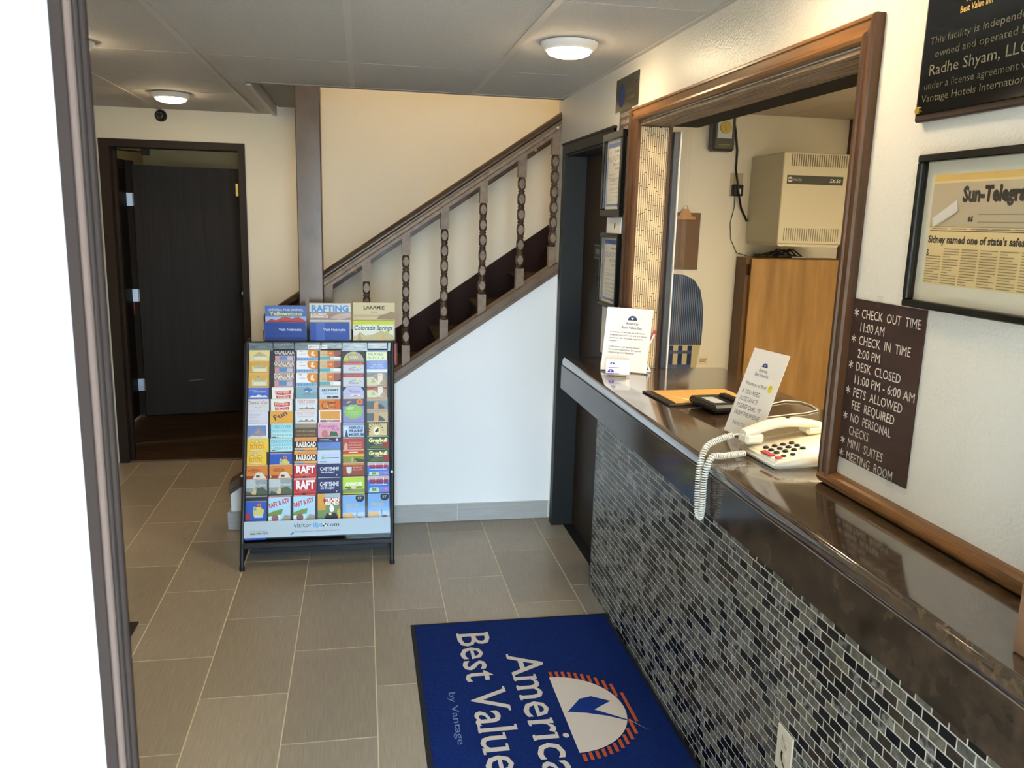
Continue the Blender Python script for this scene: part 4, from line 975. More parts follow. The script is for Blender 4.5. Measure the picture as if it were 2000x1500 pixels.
decal('apron_print', ops, rk, y=-.0012, T=RP, m=PRINT)

# brochure cover designs; u 0..1 across, v 0..1 over the visible strip (v=1 at the top)
def R_(a, b, c, d, col): return ('R', a, b, c, d, col)
def T_(u, v, s_, h, col, w=None, al='c', **k): d_ = dict(k); d_['al'] = al; d_['w'] = w; return ('T', u, v, s_, h, col, d_)
def lines_(vs, col, a=.12, b=.85, h=.03): return [R_(a, v, b-(i % 3)*.08, v+h, col) for i, v in enumerate(vs)]
def yellow(base): return lambda: [R_(0, 0, 1, 1, base), R_(0, 0, .07, 1, 'c9ae74'), R_(.2, .08, .9, .55, 'c9cfae'), ('P', [(.3, .55), (.45, .75), (.55, .8), (.68, .66), (.85, .5), (.85, .4), (.25, .4)], 'b3ac86'), ('P', [(.42, .72), (.5, .84), (.6, .72)], 'b08368'), R_(.28, .1, .82, .35, 'dcdcc0')]
def ogal(c1): return lambda: [R_(0, 0, 1, 1, c1), R_(0, 0, 1, .45, 'b99aa4'), R_(.22, .08, .62, .42, '5e86bd'), R_(.62, .05, .9, .35, 'b8bccf'), ('P', [(0, 0), (.18, 0), (0, .4)], 'd98a8a'), T_(.48, .62, 'OGALLALA', .34, 'eceae6', 1.0, bold=.01), T_(.55, .5, 'Trail City Museum', .09, 'e8e4da', .7, bold=.02)]
def bayard(): return [R_(0, 0, 1, 1, 'eceef2'), R_(0, 0, 1, .28, '84aed8'), R_(.72, .28, 1, 1, 'd2832f'), ('E', .72, .72, .22, .42, 'd2832f'), ('E', .76, .7, .17, .35, 'd88b30'), ('P', [(.66, .5), (.7, .85), (.82, .9), (.78, .6), (.9, .55), (.8, .4)], 'eee3cc'), ('P', [(.1, .88), (.2, .92), (.3, .86), (.2, .86)], '8f6a58'), R_(.15, .6, .42, .64, 'c9a89a')]+[R_(.08+.13*i, .06, .14+.13*i, .22, '5b83b8') for i in range(6)]
def strips(): return [R_(0, 0, 1, 1, 'c7b493'), R_(0, .36, .36, 1, 'c9b48a'), R_(.36, .36, .68, 1, 'c8743f'), R_(.68, .36, 1, 1, '8f5a52'), ('P', [(.68, .36), (1, .5), (1, .36)], '3a2a2e'), R_(.1, .5, .3, .58, 'a78f64'), ('E', .52, .7, .08, .08, 'f0b060'), R_(0, .08, 1, .36, 'bfe0e4'), R_(0, .08, .5, .34, '58a3ad'), R_(.65, .1, 1, .34, 'e9eef0')]
def yore(): return [('P', ell(.5, 0, .5, .95, 20, 0, PI), 'a8a48c'), ('P', ell(.5, 0, .5, .9, 16, PI*.72, PI)+[(.3, 0)], 'b9bf58'), ('P', [(.4, .9), (.5, .95), (.62, .9), (.55, .6)], 'b5c24a'), R_(.25, .25, .75, .6, '9c8d78'), T_(.5, .3, 'YORE', .28, 'e6e0d2', .45, bold=.03)]
def alliance(): return [R_(0, 0, 1, 1, 'c6ccd8'), R_(0, .76, 1, 1, 'a8453f'), T_(.5, .83, 'NEBRASKA HOME & MORE', .09, 'e2a39a', .8), ('P', ell(.6, .35, .3, .2, 16, .2, PI), '5b646c'), ('P', ell(.6, .35, .28, .17, 16, .2, PI), 'c6ccd8'), ('E', .7, .58, .1, .1, 'd3d67a'), T_(.5, .24, 'Alliance', .2, '6d737c', .5, shear=.2)]
def travel(): return [R_(0, 0, 1, 1, 'e6efc2'), R_(0, .82, 1, 1, '93aed4'), T_(.06, .45, 'TRAVEL', .26, '6a8790', .78, 'l'), T_(.06, .1, 'INFO', .26, '7d9aa0', .55, 'l'), ('E', .8, .2, .06, .12, '9fd0c8')]
def download(): return [R_(0, 0, 1, 1, '7f97cf'), R_(0, 0, 1, .24, 'e9ecf2'), T_(.5, .8, 'DOWNLOAD', .14, 'b9c8ea', .7), T_(.5, .58, 'THE FREE', .14, 'ccd6f0', .55, bold=.02), T_(.5, .34, 'APP TODAY', .14, 'ccd6f0', .7, bold=.02)]
def artw(top): return lambda: [R_(0, 0, 1, 1, '9a8f7c'), R_(0, .74, 1, 1, top), ('P', [(0, 0), (.5, 0), (.6, .3), (.3, .7), (0, .65)], 'cfd0ac'), R_(.55, .05, .8, .95, 'e2dcd2'), ('P', [(.62, .1), (.95, .05), (.9, .5), (.75, .4)], 'a79a7c'), ('P', [(.2, .2), (.45, .25), (.3, .6)], 'aab487'), R_(.35, .8, .9, .84, 'd3a79a')]
def bluemtn(): return [R_(0, 0, 1, 1, '4a66b8'), R_(.12, .74, .45, .79, '9fb0e0'), R_(.3, .58, .88, .65, 'c7d2f2'), ('P', [(.1, .12), (.25, .3), (.38, .24), (.52, .38), (.7, .26), (.85, .3), (.95, .12)], 'e4ebfa')]
def pioneer(): return [R_(0, 0, 1, 1, 'e6e9e2'), ('P', [(.15, .72), (.5, .66), (.88, .76), (.88, .4), (.5, .3), (.15, .36)], 'b83a3c'), T_(.5, .46, 'PIONEER', .2, 'f0cfc8', .62, bold=.02), ('P', [(.18, .28), (.5, .22), (.85, .32), (.85, 0), (.2, 0)], 'b83a3c'), T_(.52, .02, 'VILLAGE', .2, 'f0cfc8', .56, bold=.02)]
def birdball(): return [R_(0, 0, 1, 1, '7fa4b4'), R_(.6, .5, 1, 1, '93b3bc'), ('E', .55, .62, .2, .26, '3f77ae'), ('P', [(.38, .5), (.5, .62), (.62, .48), (.74, .58), (.7, .4), (.45, .34)], 'd5d8d6'), R_(.4, .36, .68, .42, '3e4a50')]+lines_((.2, .1), '5f7f8c', .3, .9)
def archway(): return [R_(0, 0, 1, 1, 'bdd3e4'), T_(.5, .62, 'ARCHWAY', .2, '3f4650', .82, bold=.05), T_(.5, .38, 'Take the Journey', .12, '4c5560', .72), R_(.36, 0, .9, .16, '3a3c40'), ('E', .58, .08, .05, .04, 'c9c9c4')]
def nassau(): return [('P', [(0, 0), (1, 0), (1, .5), (.82, .98), (.2, .98), (0, .5)], 'b3b7d8'), T_(.55, .38, 'Nassau', .3, '6b5f86', .55, shear=.35), ('P', [(.3, .1), (.45, .25), (.8, .22), (.85, .1), (.6, .02)], 'e2e0e2'), R_(.5, .05, .7, .16, '8d8d94')]
def newblob(): return [R_(0, -.95, 1, 1, '8789bb'), R_(0, .38, 1, 1, '555676'), ('E', .8, .75, .15, .24, 'd08544'), ('E', .8, .74, .08, .13, 'b8453c'), ('P', [(.15, .6), (.25, .8), (.42, .82), (.3, .65)], 'c8a06a')]+[('E', .5+.3*math.cos(a), -.1+.42*math.sin(a), .16, .22, '8bb566') for a in [i*PI/5 for i in range(10)]]+[('E', .5, -.1, .34, .45, '8bb566'), T_(.35, .05, 'NEW', .26, 'c9e6ae', .34, bold=.02), T_(.5, -.2, 'Interactive', .12, 'b9d99a', .5), T_(.58, -.42, 'Exhibits', .12, 'b9d99a', .36)]
def classic(): return [R_(0, 0, 1, 1, 'd3d8dc'), T_(.5, .58, 'Classic Car', .3, '9c4653', .95, shear=.35), R_(.1, .45, .9, .47, 'b7bdc4'), ('P', [(.32, .36), (.52, .2), (.72, .36), (.52, .25)], '55606a')]
def cody(fade): return lambda: [R_(0, 0, 1, 1, 'd2dde4'), T_(.5, .6, 'FORT CODY', .28, fade, .8, bold=.015), R_(.15, .5, .85, .53, '93a2b0'), ('P', [(.1, .05), (.25, .22), (.4, .12), (.5, .3), (.62, .12), (.78, .24), (.92, .05)], 'a8745f')]
def steam(): return [R_(0, 0, 1, 1, 'cb7c33'), R_(.7, 0, 1, 1, 'c9632c'), ('P', ell(.3, .45, .2, .38, 14, .5, 5.2), '8a3f1c'), ('P', ell(.3, .47, .15, .3, 14, .5, 5.2), 'cb7c33'), T_(.58, .62, 'Steam', .18, '3a2417', .42, shear=.3, bold=.03), T_(.6, .18, 'Diner', .24, '4a2a18', .45, shear=.3), ('P', [(.2, .48), (.42, .3), (.34, .2), (.4, .34)], 'f0e2c8')]
def purpleE(): return [R_(0, 0, 1, 1, '5a5674')]
def museum(bg_): return lambda: [R_(0, 0, 1, 1, bg_), R_(0, .76, 1, 1, 'a58f74'), T_(.5, .8, 'Treasured Moments', .11, 'd8b79a', .82), R_(0, 0, .35, .7, '56656c'), ('P', [(.32, 0), (.34, .5), (.46, .72), (.56, .62), (.52, .3), (.55, 0)], 'c79b5f'), ('P', [(.55, 0), (.56, .5), (.7, .4), (.85, .15), (.85, 0)], '4e5250')]
def listing(): return [R_(0, 0, 1, 1, 'd3d4e4')]+lines_((.74, .62, .46, .34, .22, .1), 'a0a3bf', .12, .7, .025)
def fun(): return [R_(0, 0, 1, 1, 'd9a23c'), R_(0, 0, .3, .6, 'd9b030'), T_(.22, .2, 'Fun', .42, '5b2f58', .62, 'l', rot=.5, bold=.02)]
def local(): return [R_(0, 0, 1, 1, 'e9e6de'), R_(.06, .24, .94, .92, 'cf9344'), R_(.35, .58, .7, .61, 'b9803c'), R_(.06, 0, .3, .18, '7b5a80'), R_(.7, 0, .94, .18, 'b36d68'), T_(.5, .02, 'LOCAL', .16, '2e2622', .42, bold=.05)]
def rock(): return [R_(0, 0, 1, 1, 'e3e6f0'), R_(.07, .04, .93, .9, '6c84b8'), ('P', [(.1, .1), (.3, .3), (.5, .68), (.62, .74), (.75, .5), (.92, .2), (.92, .05), (.1, .05)], '8f8a94'), ('P', [(.42, .3), (.52, .62), (.6, .4)], 'b29a90'), ('P', [(.1, .05), (.3, .18), (.6, .1), (.9, .16), (.93, .04)], 'd9dccf')]
def discover(): return [R_(0, 0, 1, 1, 'a3d6e0'), R_(0, 0, 1, .34, 'bfe4ea'), T_(.5, .68, 'DISCOVER', .2, '3f93a6', .92), T_(.5, .38, 'NORTHWEST', .18, '6ab1c0', .92), T_(.5, .08, 'NEBRASKA', .2, '4390a2', .92), ('P', [(0, 0), (.1, .08), (.3, .02), (.4, 0)], '4a5040')]
def lincoln(): return [R_(0, 0, 1, 1, '57493c'), R_(0, .72, 1, .98, '8d8574'), R_(.02, 0, .98, .3, '6a4a30'), T_(.5, .42, 'Lincoln County', .16, 'bda67c', .85), T_(.5, .16, 'Historical Museum', .13, 'b0884e', .85)]
def fantastic(): return [R_(0, 0, 1, 1, 'd39fb8'), T_(.45, .66, 'Fantastic', .22, '8f3f6c', .8), T_(.78, .42, 'Fun', .22, '8f3f6c', .3), ('E', .3, .2, .14, .3, 'b9766a'), ('P', [(.5, .05), (.55, .38), (.82, .36), (.9, 0)], '33603a'), ('P', [(.3, 0), (.5, .08), (.6, 0)], '8c2f3a')]
def prairie(): return [R_(0, 0, 1, 1, 'b5cce4'), R_(0, .84, 1, 1, '7f96b4'), T_(.63, .6, 'NEBRASKA', .18, '2e4468', .68, bold=.04), T_(.63, .34, 'PRAIRIE', .2, '2e4468', .64, bold=.04), T_(.63, .06, 'MUSEUM', .2, '2e4468', .7, bold=.04), ('P', [(.08, 0), (.14, .45), (.1, .7), (.2, .6), (.18, .45), (.25, 0)], '3c4450'), ('E', .14, .6, .08, .1, 'd6dde2')]
def sunhorse(): return [R_(0, 0, 1, 1, '4b3a2f'), R_(.08, 0, .94, .9, 'c8b987')]+[('P', [(.42+.23*math.cos(a), .35+.4*math.sin(a)), (.42+.37*math.cos(a-.07), .35+.62*math.sin(a-.07)), (.42+.37*math.cos(a+.07), .35+.62*math.sin(a+.07))], '2c2119') for a in [PI*i/9+.1 for i in range(10)]]+[('E', .45, .35, .16, .3, 'e6dfc4'), ('P', [(.32, .2), (.42, .42), (.5, .55), (.56, .5), (.52, .4), (.58, .3), (.48, .3), (.42, .2), (.38, .3)], '1e1712')]
def crown(): return [R_(0, 0, 1, 1, 'e6c437')]+[('E', .5+dx, .66+dz, .09, .16, 'b8914e') for dx, dz in ((-.18, -.04), (0, .14), (.18, -.04))]+[('E', .5+dx, .66+dz, .065, .11, 'e3cf7e') for dx, dz in ((-.18, -.04), (0, .14), (.18, -.04))]+[R_(.2, .55, .82, .58, 'b8914e'), T_(.5, .2, 'ELITCH', .28, 'cf7a34', .56, bold=.02), ('P', ell(.5, .05, .24, .12, 12, 0, PI), 'd9c99a')]
def railroad(): return [R_(0, 0, 1, 1, '241c18'), R_(0, .72, 1, 1, 'd98f3f'), T_(.55, .8, 'BLACK HILLS CENTRAL', .08, '6b3a20', .7), T_(.52, .28, 'RAILROAD', .38, 'f0eee8', .86, bold=.04), R_(0, 0, 1, .2, 'dca25c'), R_(0, 0, .4, .08, '6f9cc0')]
def nav2(): return [R_(0, 0, 1, 1, '5f7fc0'), R_(0, .62, 1, 1, '232c44'), R_(.08, .82, .5, .87, 'c9d0de'), R_(.08, .7, .65, .74, 'a8b0c4'), ('E', .85, .82, .06, .1, 'c9c9cf')]+lines_((.45, .34, .23), '4a5f9a', .1, .6)+[R_(0, 0, 1, .06, '4f8a4a')]
def lodgegreen(): return [R_(0, 0, 1, 1, 'b9cbe6'), ('P', [(.16, .3), (.22, .75), (.3, .3)], '8fae6c'), T_(.6, .6, 'Fun East Coast', .13, '9aa0b8', .62), R_(.28, .38, .92, .44, '555f8c'), R_(.1, .04, .4, .13, '4a9cc4')]
def figure(): return [R_(0, 0, 1, 1, 'a5473f'), ('P', [(.05, 0), (.06, .45), (.14, .68), (.22, .5), (.22, 0)], 'c9a48e'), T_(.6, .6, 'The American', .12, 'dba79a', .58), T_(.58, .38, 'of the Mountain', .14, 'e0b3a6', .62, bold=.02), R_(.3, .18, .88, .24, 'c98a7c')]
def bands(): return [R_(0, 0, 1, 1, '7e8a35'), R_(0, .7, 1, .95, 'b3342f'), R_(.28, .78, .7, .86, 'e6cfc4'), R_(0, .95, 1, 1, 'd6863c'), R_(0, .48, 1, .66, 'dcae3c'), R_(.4, 0, .48, .4, 'a8b870'), ('P', [(.5, .35), (1, .2), (1, 0), (.7, 0)], '3c4020')]
def greybull(): return [R_(0, 0, 1, 1, '2a4d30'), ('P', [(.65, .55), (1, .62), (1, 0), (.8, .1)], '8f2b30'), T_(.5, .56, 'Greybull', .3, 'ece0a0', .86, bold=.05), T_(.52, .38, 'Wyoming', .12, 'd8c9a0', .4, bold=.03), ('E', .2, .4, .08, .1, '3a2144')]+[R_(.14, .08, .86, .12, 'a08a50'), R_(.2, .2, .75, .23, '8a7a48')]
def orangebarn(): return [R_(0, 0, 1, 1, 'cb7d32'), ('P', ell(.42, .62, .26, .14, 20), '8c4a22'), ('P', ell(.42, .62, .23, .1, 20), 'c8762e'), T_(.42, .57, 'CHIMNEY', .1, '7a3c1c', .4, bold=.02), R_(0, 0, 1, .22, '8c3a2a'), ('P', [(.35, 0), (.5, .42), (.58, .48), (.78, .44), (.95, 0)], 'd9d6cc'), R_(.5, .1, .66, .26, '4a3f38'), R_(.02, .04, .08, .2, 'd5d2c8')]
def canyon(): return [R_(0, 0, 1, 1, '8d9a9a'), R_(0, .5, .5, 1, 'b9c4c8'), T_(.72, .6, 'Fort Robinson', .16, 'dfe6e6', .5, shear=.3), ('P', [(.3, .1), (.45, .55), (.55, .3), (.5, .05)], 'c9b98a'), ('P', [(.5, 0), (.55, .45), (.8, .55), (1, .3), (1, 0)], '4f5a48'), ('P', [(0, 0), (.1, .3), (.3, .2), (.4, 0)], '5d5648'), R_(0, 0, 1, .08, '37392c')]
def raft(): return [R_(0, 0, 1, 1, 'b12a31'), R_(0, .92, 1, 1, 'cf8f94'), T_(.52, .36, 'RAFT', .5, 'f4efee', .84, bold=.045), T_(.5, .22, 'COLORADO', .08, 'e6b0a8', .5), R_(0, .13, 1, .16, 'd9763c'), ('E', .45, .02, .1, .08, '3a2420')]
def chey(): return [R_(0, 0, 1, 1, '1f2c58'), T_(.5, .48, 'CHEYENNE', .26, 'dfe2ec', .84, bold=.02), T_(.42, .3, 'Live the Legend', .14, 'dfe2ec', .62, shear=.35, bold=.02), R_(.8, .06, .85, .18, 'aab2cc')]
def badge(): return [R_(0, 0, 1, 1, '8a3f2e'), R_(0, .84, 1, 1, 'c47238'), ('P', [(.16, .72), (.42, .72), (.4, .3), (.29, .16), (.18, .3)], 'cfd2cc'), R_(.17, .72, .42, .8, '3a3530'), T_(.7, .6, 'BUFFALO', .13, 'd9b3a0', .4), T_(.7, .42, 'BILL DAM', .13, 'd9a892', .4), ('P', [(.2, 0), (.28, .14), (.36, 0)], '8fc06a'), R_(0, 0, 1, .06, '3a3a20')]
def lime(): return [R_(0, 0, 1, 1, 'a9c93c'), T_(.5, .46, 'ADVENTURE', .2, 'e9efe4', .76, bold=.06), R_(.1, .33, .36, .4, '2f3d24'), R_(.62, .33, .88, .4, '2f3d24'), ('E', .5, .36, .1, .14, 'd8c8a4'), R_(0, 0, 1, .24, '7d8450'), ('P', [(.05, .2), (.3, .3), (.5, .18)], '5d6440')]
def fence(): return [R_(0, 0, 1, 1, '2f6fc0'), R_(0, .78, 1, 1, 'b4a8b4'), R_(.08, .56, .94, .82, 'a82c3a'), R_(.36, .52, .39, .95, 'dfe3ea'), R_(.72, .52, .75, .95, 'dfe3ea'), T_(.5, .58, 'SUPERSLIDE', .16, '5b1f50', .8, bold=.04), R_(.1, .46, .9, .5, 'c9dbe8'), ('P', [(.05, 0), (.1, .3), (.5, .3), (.55, 0)], 'b9d0b0'), R_(.2, .08, .4, .24, '5d8a4c'), R_(.55, 0, 1, .34, '7a7ac0'), ('E', .85, .2, .07, .07, 'c47ab8')]
def advcastle(): return [R_(0, -1.6, 1, 1, '2f56b4'), R_(0, -1.9, 1, -.55, '8fb6e4'), ('P', [(.42, .3), (.45, .62), (.6, .5), (.62, .8), (.74, .8), (.78, .45), (.9, .3), (.85, -.15), (.45, -.2)], 'c9c46a'), ('P', [(.6, .55), (.68, .95), (.76, .55)], 'b8433c'), ('P', [(.45, .3), (.5, .6), (.58, .3)], '5f9cc0'), R_(.48, -.3, .84, -.1, 'bcd0e0'), ('E', .2, -.2, .11, .28, 'a8302e'), ('P', ell(.54, -1.2, .43, .3, 24), 'e2dfa8'), ('P', ell(.54, -1.2, .39, .25, 24), 'eceadc'), T_(.54, -1.3, 'ADVENTURE', .22, '4d6a5c', .62, bold=.04)]
def raftatv(): return [R_(0, -2, 1, 1, '9fd0ea'), R_(0, .94, 1, 1, 'b8343c'), T_(.05, .05, 'RAFT & ATV', .36, 'c03a4c', .95, 'l', rot=.28, bold=.04), ('P', [(0, -.35), (.3, -.15), (.66, -.02), (.6, -.45), (0, -.6)], '6f8f42'), ('P', [(.55, -1.6), (.72, .1), (1, .3), (1, -1.6)], 'a9c9e2'), ('P', [(0, -2), (0, -.6), (.55, -.5), (.5, -2)], 'd3e6ee'), ('E', .3, -.75, .16, .3, '8a5f66'), ('P', [(.5, -1.5), (.7, -1.1), (1, -1.0), (1, -.6), (.75, -.5), (.62, -.8), (.5, -1.2)], '97998c'), ('P', [(.5, -1.8), (.55, -1.2), (.75, -1.1), (.7, -1.7)], '5c4c50')]
def train(): return [R_(0, -2, 1, 1, '6f8a58'), R_(0, -.3, .35, 1, 'c9973c'), R_(.3, .6, 1, 1, '9fb0b8'), ('P', [(.24, .5), (.3, .72), (.98, .66), (1, .12), (.9, .04), (.3, .12)], '96303a'), T_(.64, .4, 'TRAIN', .24, 'f0e9de', .62, bold=.05), T_(.64, .12, 'RIDES', .24, 'f0e9de', .62, bold=.05), ('E', .62, -.2, .1, .28, 'e9ecec'), ('P', [(.3, -2), (.3, -.9), (.42, -.55), (.8, -.55), (.9, -.9), (.9, -2)], '2b2b2e'), ('E', .55, -.62, .06, .12, 'e2d9a0'), ('P', [(.85, -.4), (.95, -.2), (1, -.4), (1, -1.2), (.9, -1)], 'cdb03c')]
def bales(): return [R_(0, -2, 1, 1, '76a4d8'), R_(0, -1.1, 1, -.4, 'a9c4d8'), T_(.45, .12, 'Nebraska', .2, 'c9b858', .6, bold=.02), ('E', .78, .78, .2, .34, '1c2436'), T_(.78, .7, 'ET', .16, 'd0d4da', .18), ('E', .26, -.82, .27, .42, 'd2a256'), ('E', .24, -.78, .2, .32, 'dcae62'), R_(0, -2, 1, -1.25, 'b98a58'), ('P', [(.3, -1.4), (.45, -1.0), (.6, -1.0), (.7, -.7), (.88, -.75), (.9, -1.4)], '8a4030'), R_(.62, -.8, .65, -.3, '3a2a22')]
D = {}
def put(c, r, fn, lab, **k): D[(c, r)] = (fn, lab, k)
o3 = ('uppermost', 'second', 'third')
put(0, 0, yellow('dccf8c'), 'pale yellow mountain brochure in the top left corner pocket of the rack')
put(0, 1, yellow('cf9f3e'), 'golden mountain brochure second from the top in the leftmost column')
put(0, 2, yellow('d3a544'), 'golden mountain brochure third from the top in the leftmost column')
put(0, 3, bluemtn, 'blue brochure with white peaks in the leftmost column below the golden ones')
put(0, 4, classic, 'grey-white Classic Car brochure with dark red script', w=1.04)
put(0, 5, listing, 'pale lavender brochure with fine text lines below the Classic Car one')
put(0, 6, rock, 'white-framed rocky mountain photo brochure above the yellow ELITCH ones')
put(0, 7, crown, 'yellow ELITCH brochure, upper of the two', w=1.08)
put(0, 8, crown, 'yellow ELITCH brochure, lower of the two', dx=-.003)
put(0, 9, orangebarn, 'orange brochure with a white tent in the leftmost column', w=1.05)
put(0, 10, canyon, 'grey-green canyon photo brochure in the leftmost column', w=1.04)
put(0, 11, advcastle, 'blue ADVENTURE brochure with an oval badge in the bottom left pocket', w=1.04, dz=-.020)
for i in range(3): put(1, i, ogal(('4a3f40', '8f8078', '9c8c84')[i]), '%s OGALLALA brochure from the top in the second column' % o3[i], w=.92, dx=.006)
for i, r in enumerate((3, 4)): put(1, r, pioneer, 'white PIONEER VILLAGE brochure with red banners, %s of the two' % ('upper', 'lower')[i], dx=(0, -.004)[i])
put(1, 5, fun, 'orange Fun brochure with slanted purple word', w=1.05, dx=-.003, tilt=.03)
for i, r in enumerate((6, 7)): put(1, r, discover, 'light cyan DISCOVER NORTHWEST NEBRASKA brochure, %s of the two' % ('upper', 'lower')[i])
put(1, 8, advcastle, 'deep blue brochure with colourful towers in the second column, above the orange one', dz=-.010)
put(1, 9, orangebarn, 'orange brochure with a white tent in the second column', w=1.05)
put(1, 10, canyon, 'grey-green canyon photo brochure in the second column', w=1.04)
put(1, 11, raftatv, 'RAFT & ATV brochure in the bottom row, left one of the pair', dz=.002)
for i in range(3): put(2, i, bayard, 'white and orange map brochure in the third column, %s from the top' % ('first', 'second', 'third')[i])
put(2, 3, birdball, 'teal brochure with a small blue globe in the third column', dz=.004)
for i, r in enumerate((4, 5)): put(2, r, cody(('c4686a', 'd79a9a')[i]), 'pale FORT CODY brochure with %s lettering, %s of the two' % (('red', 'upper'), ('faded pink', 'lower'))[i], w=1.03)
put(2, 6, lincoln, 'dark brown Lincoln County brochure in the third column', dz=-.004)
for i, r in enumerate((7, 8)): put(2, r, railroad, 'orange and black RAILROAD brochure, %s of the two' % ('upper', 'lower')[i], w=1.05)
for i, r in enumerate((9, 10)): put(2, r, raft, 'red RAFT brochure with white capitals, %s of the two' % ('upper', 'lower')[i], w=1.03)
put(2, 11, raftatv, 'RAFT & ATV brochure in the bottom row, right one of the pair', dz=.002)
for i in range(3): put(3, i, strips, 'brochure with four sunset photo strips and a teal band, %s from the top' % ('first', 'second', 'third')[i])
put(3, 3, archway, 'pale blue ARCHWAY brochure in the fourth column')
put(3, 4, steam, 'orange brochure with swirling dark script below the ARCHWAY one', dz=-.003)
put(3, 5, local, 'white-bordered ochre LOCAL brochure in the fourth column', w=1.05)
put(3, 6, fantastic, 'pink Fantastic Fun brochure', w=1.07, dx=-.003)
put(3, 7, nav2, 'navy and cornflower blue brochure below the pink one', w=1.06, dx=-.003)
put(3, 8, lodgegreen, 'pale blue brochure with a small green tree above the navy CHEYENNE ones', w=1.08, dx=-.003)
for i, r in enumerate((9, 10)): put(3, r, chey, 'navy CHEYENNE brochure with white lettering, %s of the two' % ('upper', 'lower')[i], w=1.05)
put(3, 11, train, 'TRAIN RIDES brochure with a black locomotive in the bottom row', w=1.05, dz=.006)
put(4, 0, yore, 'round-topped YORE brochure in the top row', dz=-.008)
for i, r in enumerate((1, 2)): put(4, r, alliance, 'pale Alliance brochure with a red header, %s of the two' % ('upper', 'lower')[i], dz=-.006)
put(4, 3, nassau, 'lavender eight-sided brochure with slanted script in the fifth column', dz=.004)
put(4, 5, newblob, 'large purple brochure with a green NEW blob', dz=.055)
put(4, 6, prairie, 'light blue NEBRASKA PRAIRIE MUSEUM brochure', dz=-.004)
put(4, 7, figure, 'brick red brochure with a pale statue figure', dz=-.006)
put(4, 8, bands, 'brochure with red, yellow and olive bands in the fifth column')
put(4, 9, badge, 'russet brochure with a silver badge above the lime green one')
put(4, 10, lime, 'lime green ADVENTURE brochure', w=1.03)
put(4, 11, bales, 'hay bale brochure under blue sky in the bottom row, fifth column', w=1.05, dz=-.006)
put(5, 0, travel, 'pale yellow TRAVEL INFO brochure in the top right pocket')
put(5, 1, download, 'periwinkle DOWNLOAD THE FREE APP brochure', dx=.001)
put(5, 2, artw('7c8794'), 'collage brochure with a white column below the blue app one', w=.96)
put(5, 3, artw('933c34'), 'collage brochure with a dark red header in the rightmost column', w=.96)
put(5, 4, museum('7b8a92'), 'upper statue photo brochure in the rightmost column, grey-blue background')
put(5, 5, museum('b8a583'), 'lower statue photo brochure in the rightmost column, sand background')
put(5, 6, sunhorse, 'tan brochure with black sun rays round a horse')
for i, r in enumerate((7, 8)): put(5, r, greybull, 'dark green Greybull brochure, %s of the two' % ('upper', 'lower')[i], w=1.03)
for i, r in enumerate((9, 10)): put(5, r, fence, 'blue and red slide park brochure in the rightmost column, %s of the two' % ('upper', 'lower')[i], w=1.03)
put(5, 11, bales, 'hay bale brochure under blue sky in the bottom right pocket', w=1.02, dz=-.002)
bcache = {}
pagem = mat('brochure_page_edges', 'cfcac0', .5)
def brochure(c, r):
    fn, lab, k = D[(c, r)]
    z = ZR[r]+k.get('dz', 0)-.001; w = WB*k.get('w', 1); x = colx(c, ZR[r])+.002+k.get('dx', 0)-(w-WB)/2*.6; big = (r == 11); h = .165+k.get('dz', 0) if big else .142+k.get('dz', 0)
    lean = math.atan(.362) if big else LEAN
    t = thing('brochure', lab, 'brochure', at(x, ry_(ZR[r])+.15*k.get('dz', 0), z) @ Matrix.Rotation(k.get('tilt', 0), 4, 'Y') @ Matrix.Rotation(-lean, 4, 'X'), 'brochures in the display rack')
    vis_ = .060 if r == 11 else max(.046, ZR[r]-ZR[r+1]-.001); arch = fn in (yore, nassau)
    if arch:
        pts = ell(.5, -.6*vis_/w*0, .5, 1, 20, 0, PI) if fn is yore else [(1, .5), (.82, .98), (.2, .98), (0, .5)]
        P = [(p[0]*w, -vis_+p[1]*vis_) for p in pts]; P = [(0, -h)]+[(w, -h)]+P
        P = [(w, -h)]+P[2:]+[(0, -h)]
        sh = MB().prism(P, 'y', 0, .005).build('folded_sheets', pagem, t)
    else:
        key = (round(w, 4), h)
        if key not in bcache:
            mb = B(0, 0, -h, w, .0025, 0); mb.box(.0008, .003, -h+.002, w-.0004, .0055, .0022); sh = mb.build('folded_sheets', pagem, t); bcache[key] = sh.data
        else:
            sh = bpy.data.objects.new('folded_sheets', bcache[key]); COL.objects.link(sh); sh.parent = t
    ops = []
    lowest = -h if not big else -.185
    vs_ = vis_
    for op in fn():
        q = list(op)
        if q[0] == 'R': q[1] *= w; q[3] *= w; q[2] = (q[2]-1)*vs_; q[4] = (q[4]-1)*vs_
        elif q[0] == 'P': q[1] = [(a*w, (b-1)*vs_) for a, b in q[1]]
        elif q[0] == 'E': q[1] *= w; q[2] = (q[2]-1)*vs_; q[3] *= w; q[4] *= vs_
        else:
            q[1] *= w; q[2] = (q[2]-1)*vs_; q[4] *= vs_; d_ = dict(q[6]); 
            if d_.get('w'): d_['w'] *= w
            q[6] = d_
        ops.append(tuple(q))
    if not arch: ops[0] = ('R', 0, lowest+.002, w, 0, ops[0][5])
    decal('cover_print', ops, t, y=-.0003, step=.00004, clip=(-.006 if fn.__name__ == '<lambda>' else 0, lowest+.002, w+.002, .0))
for key in sorted(D): brochure(*key)

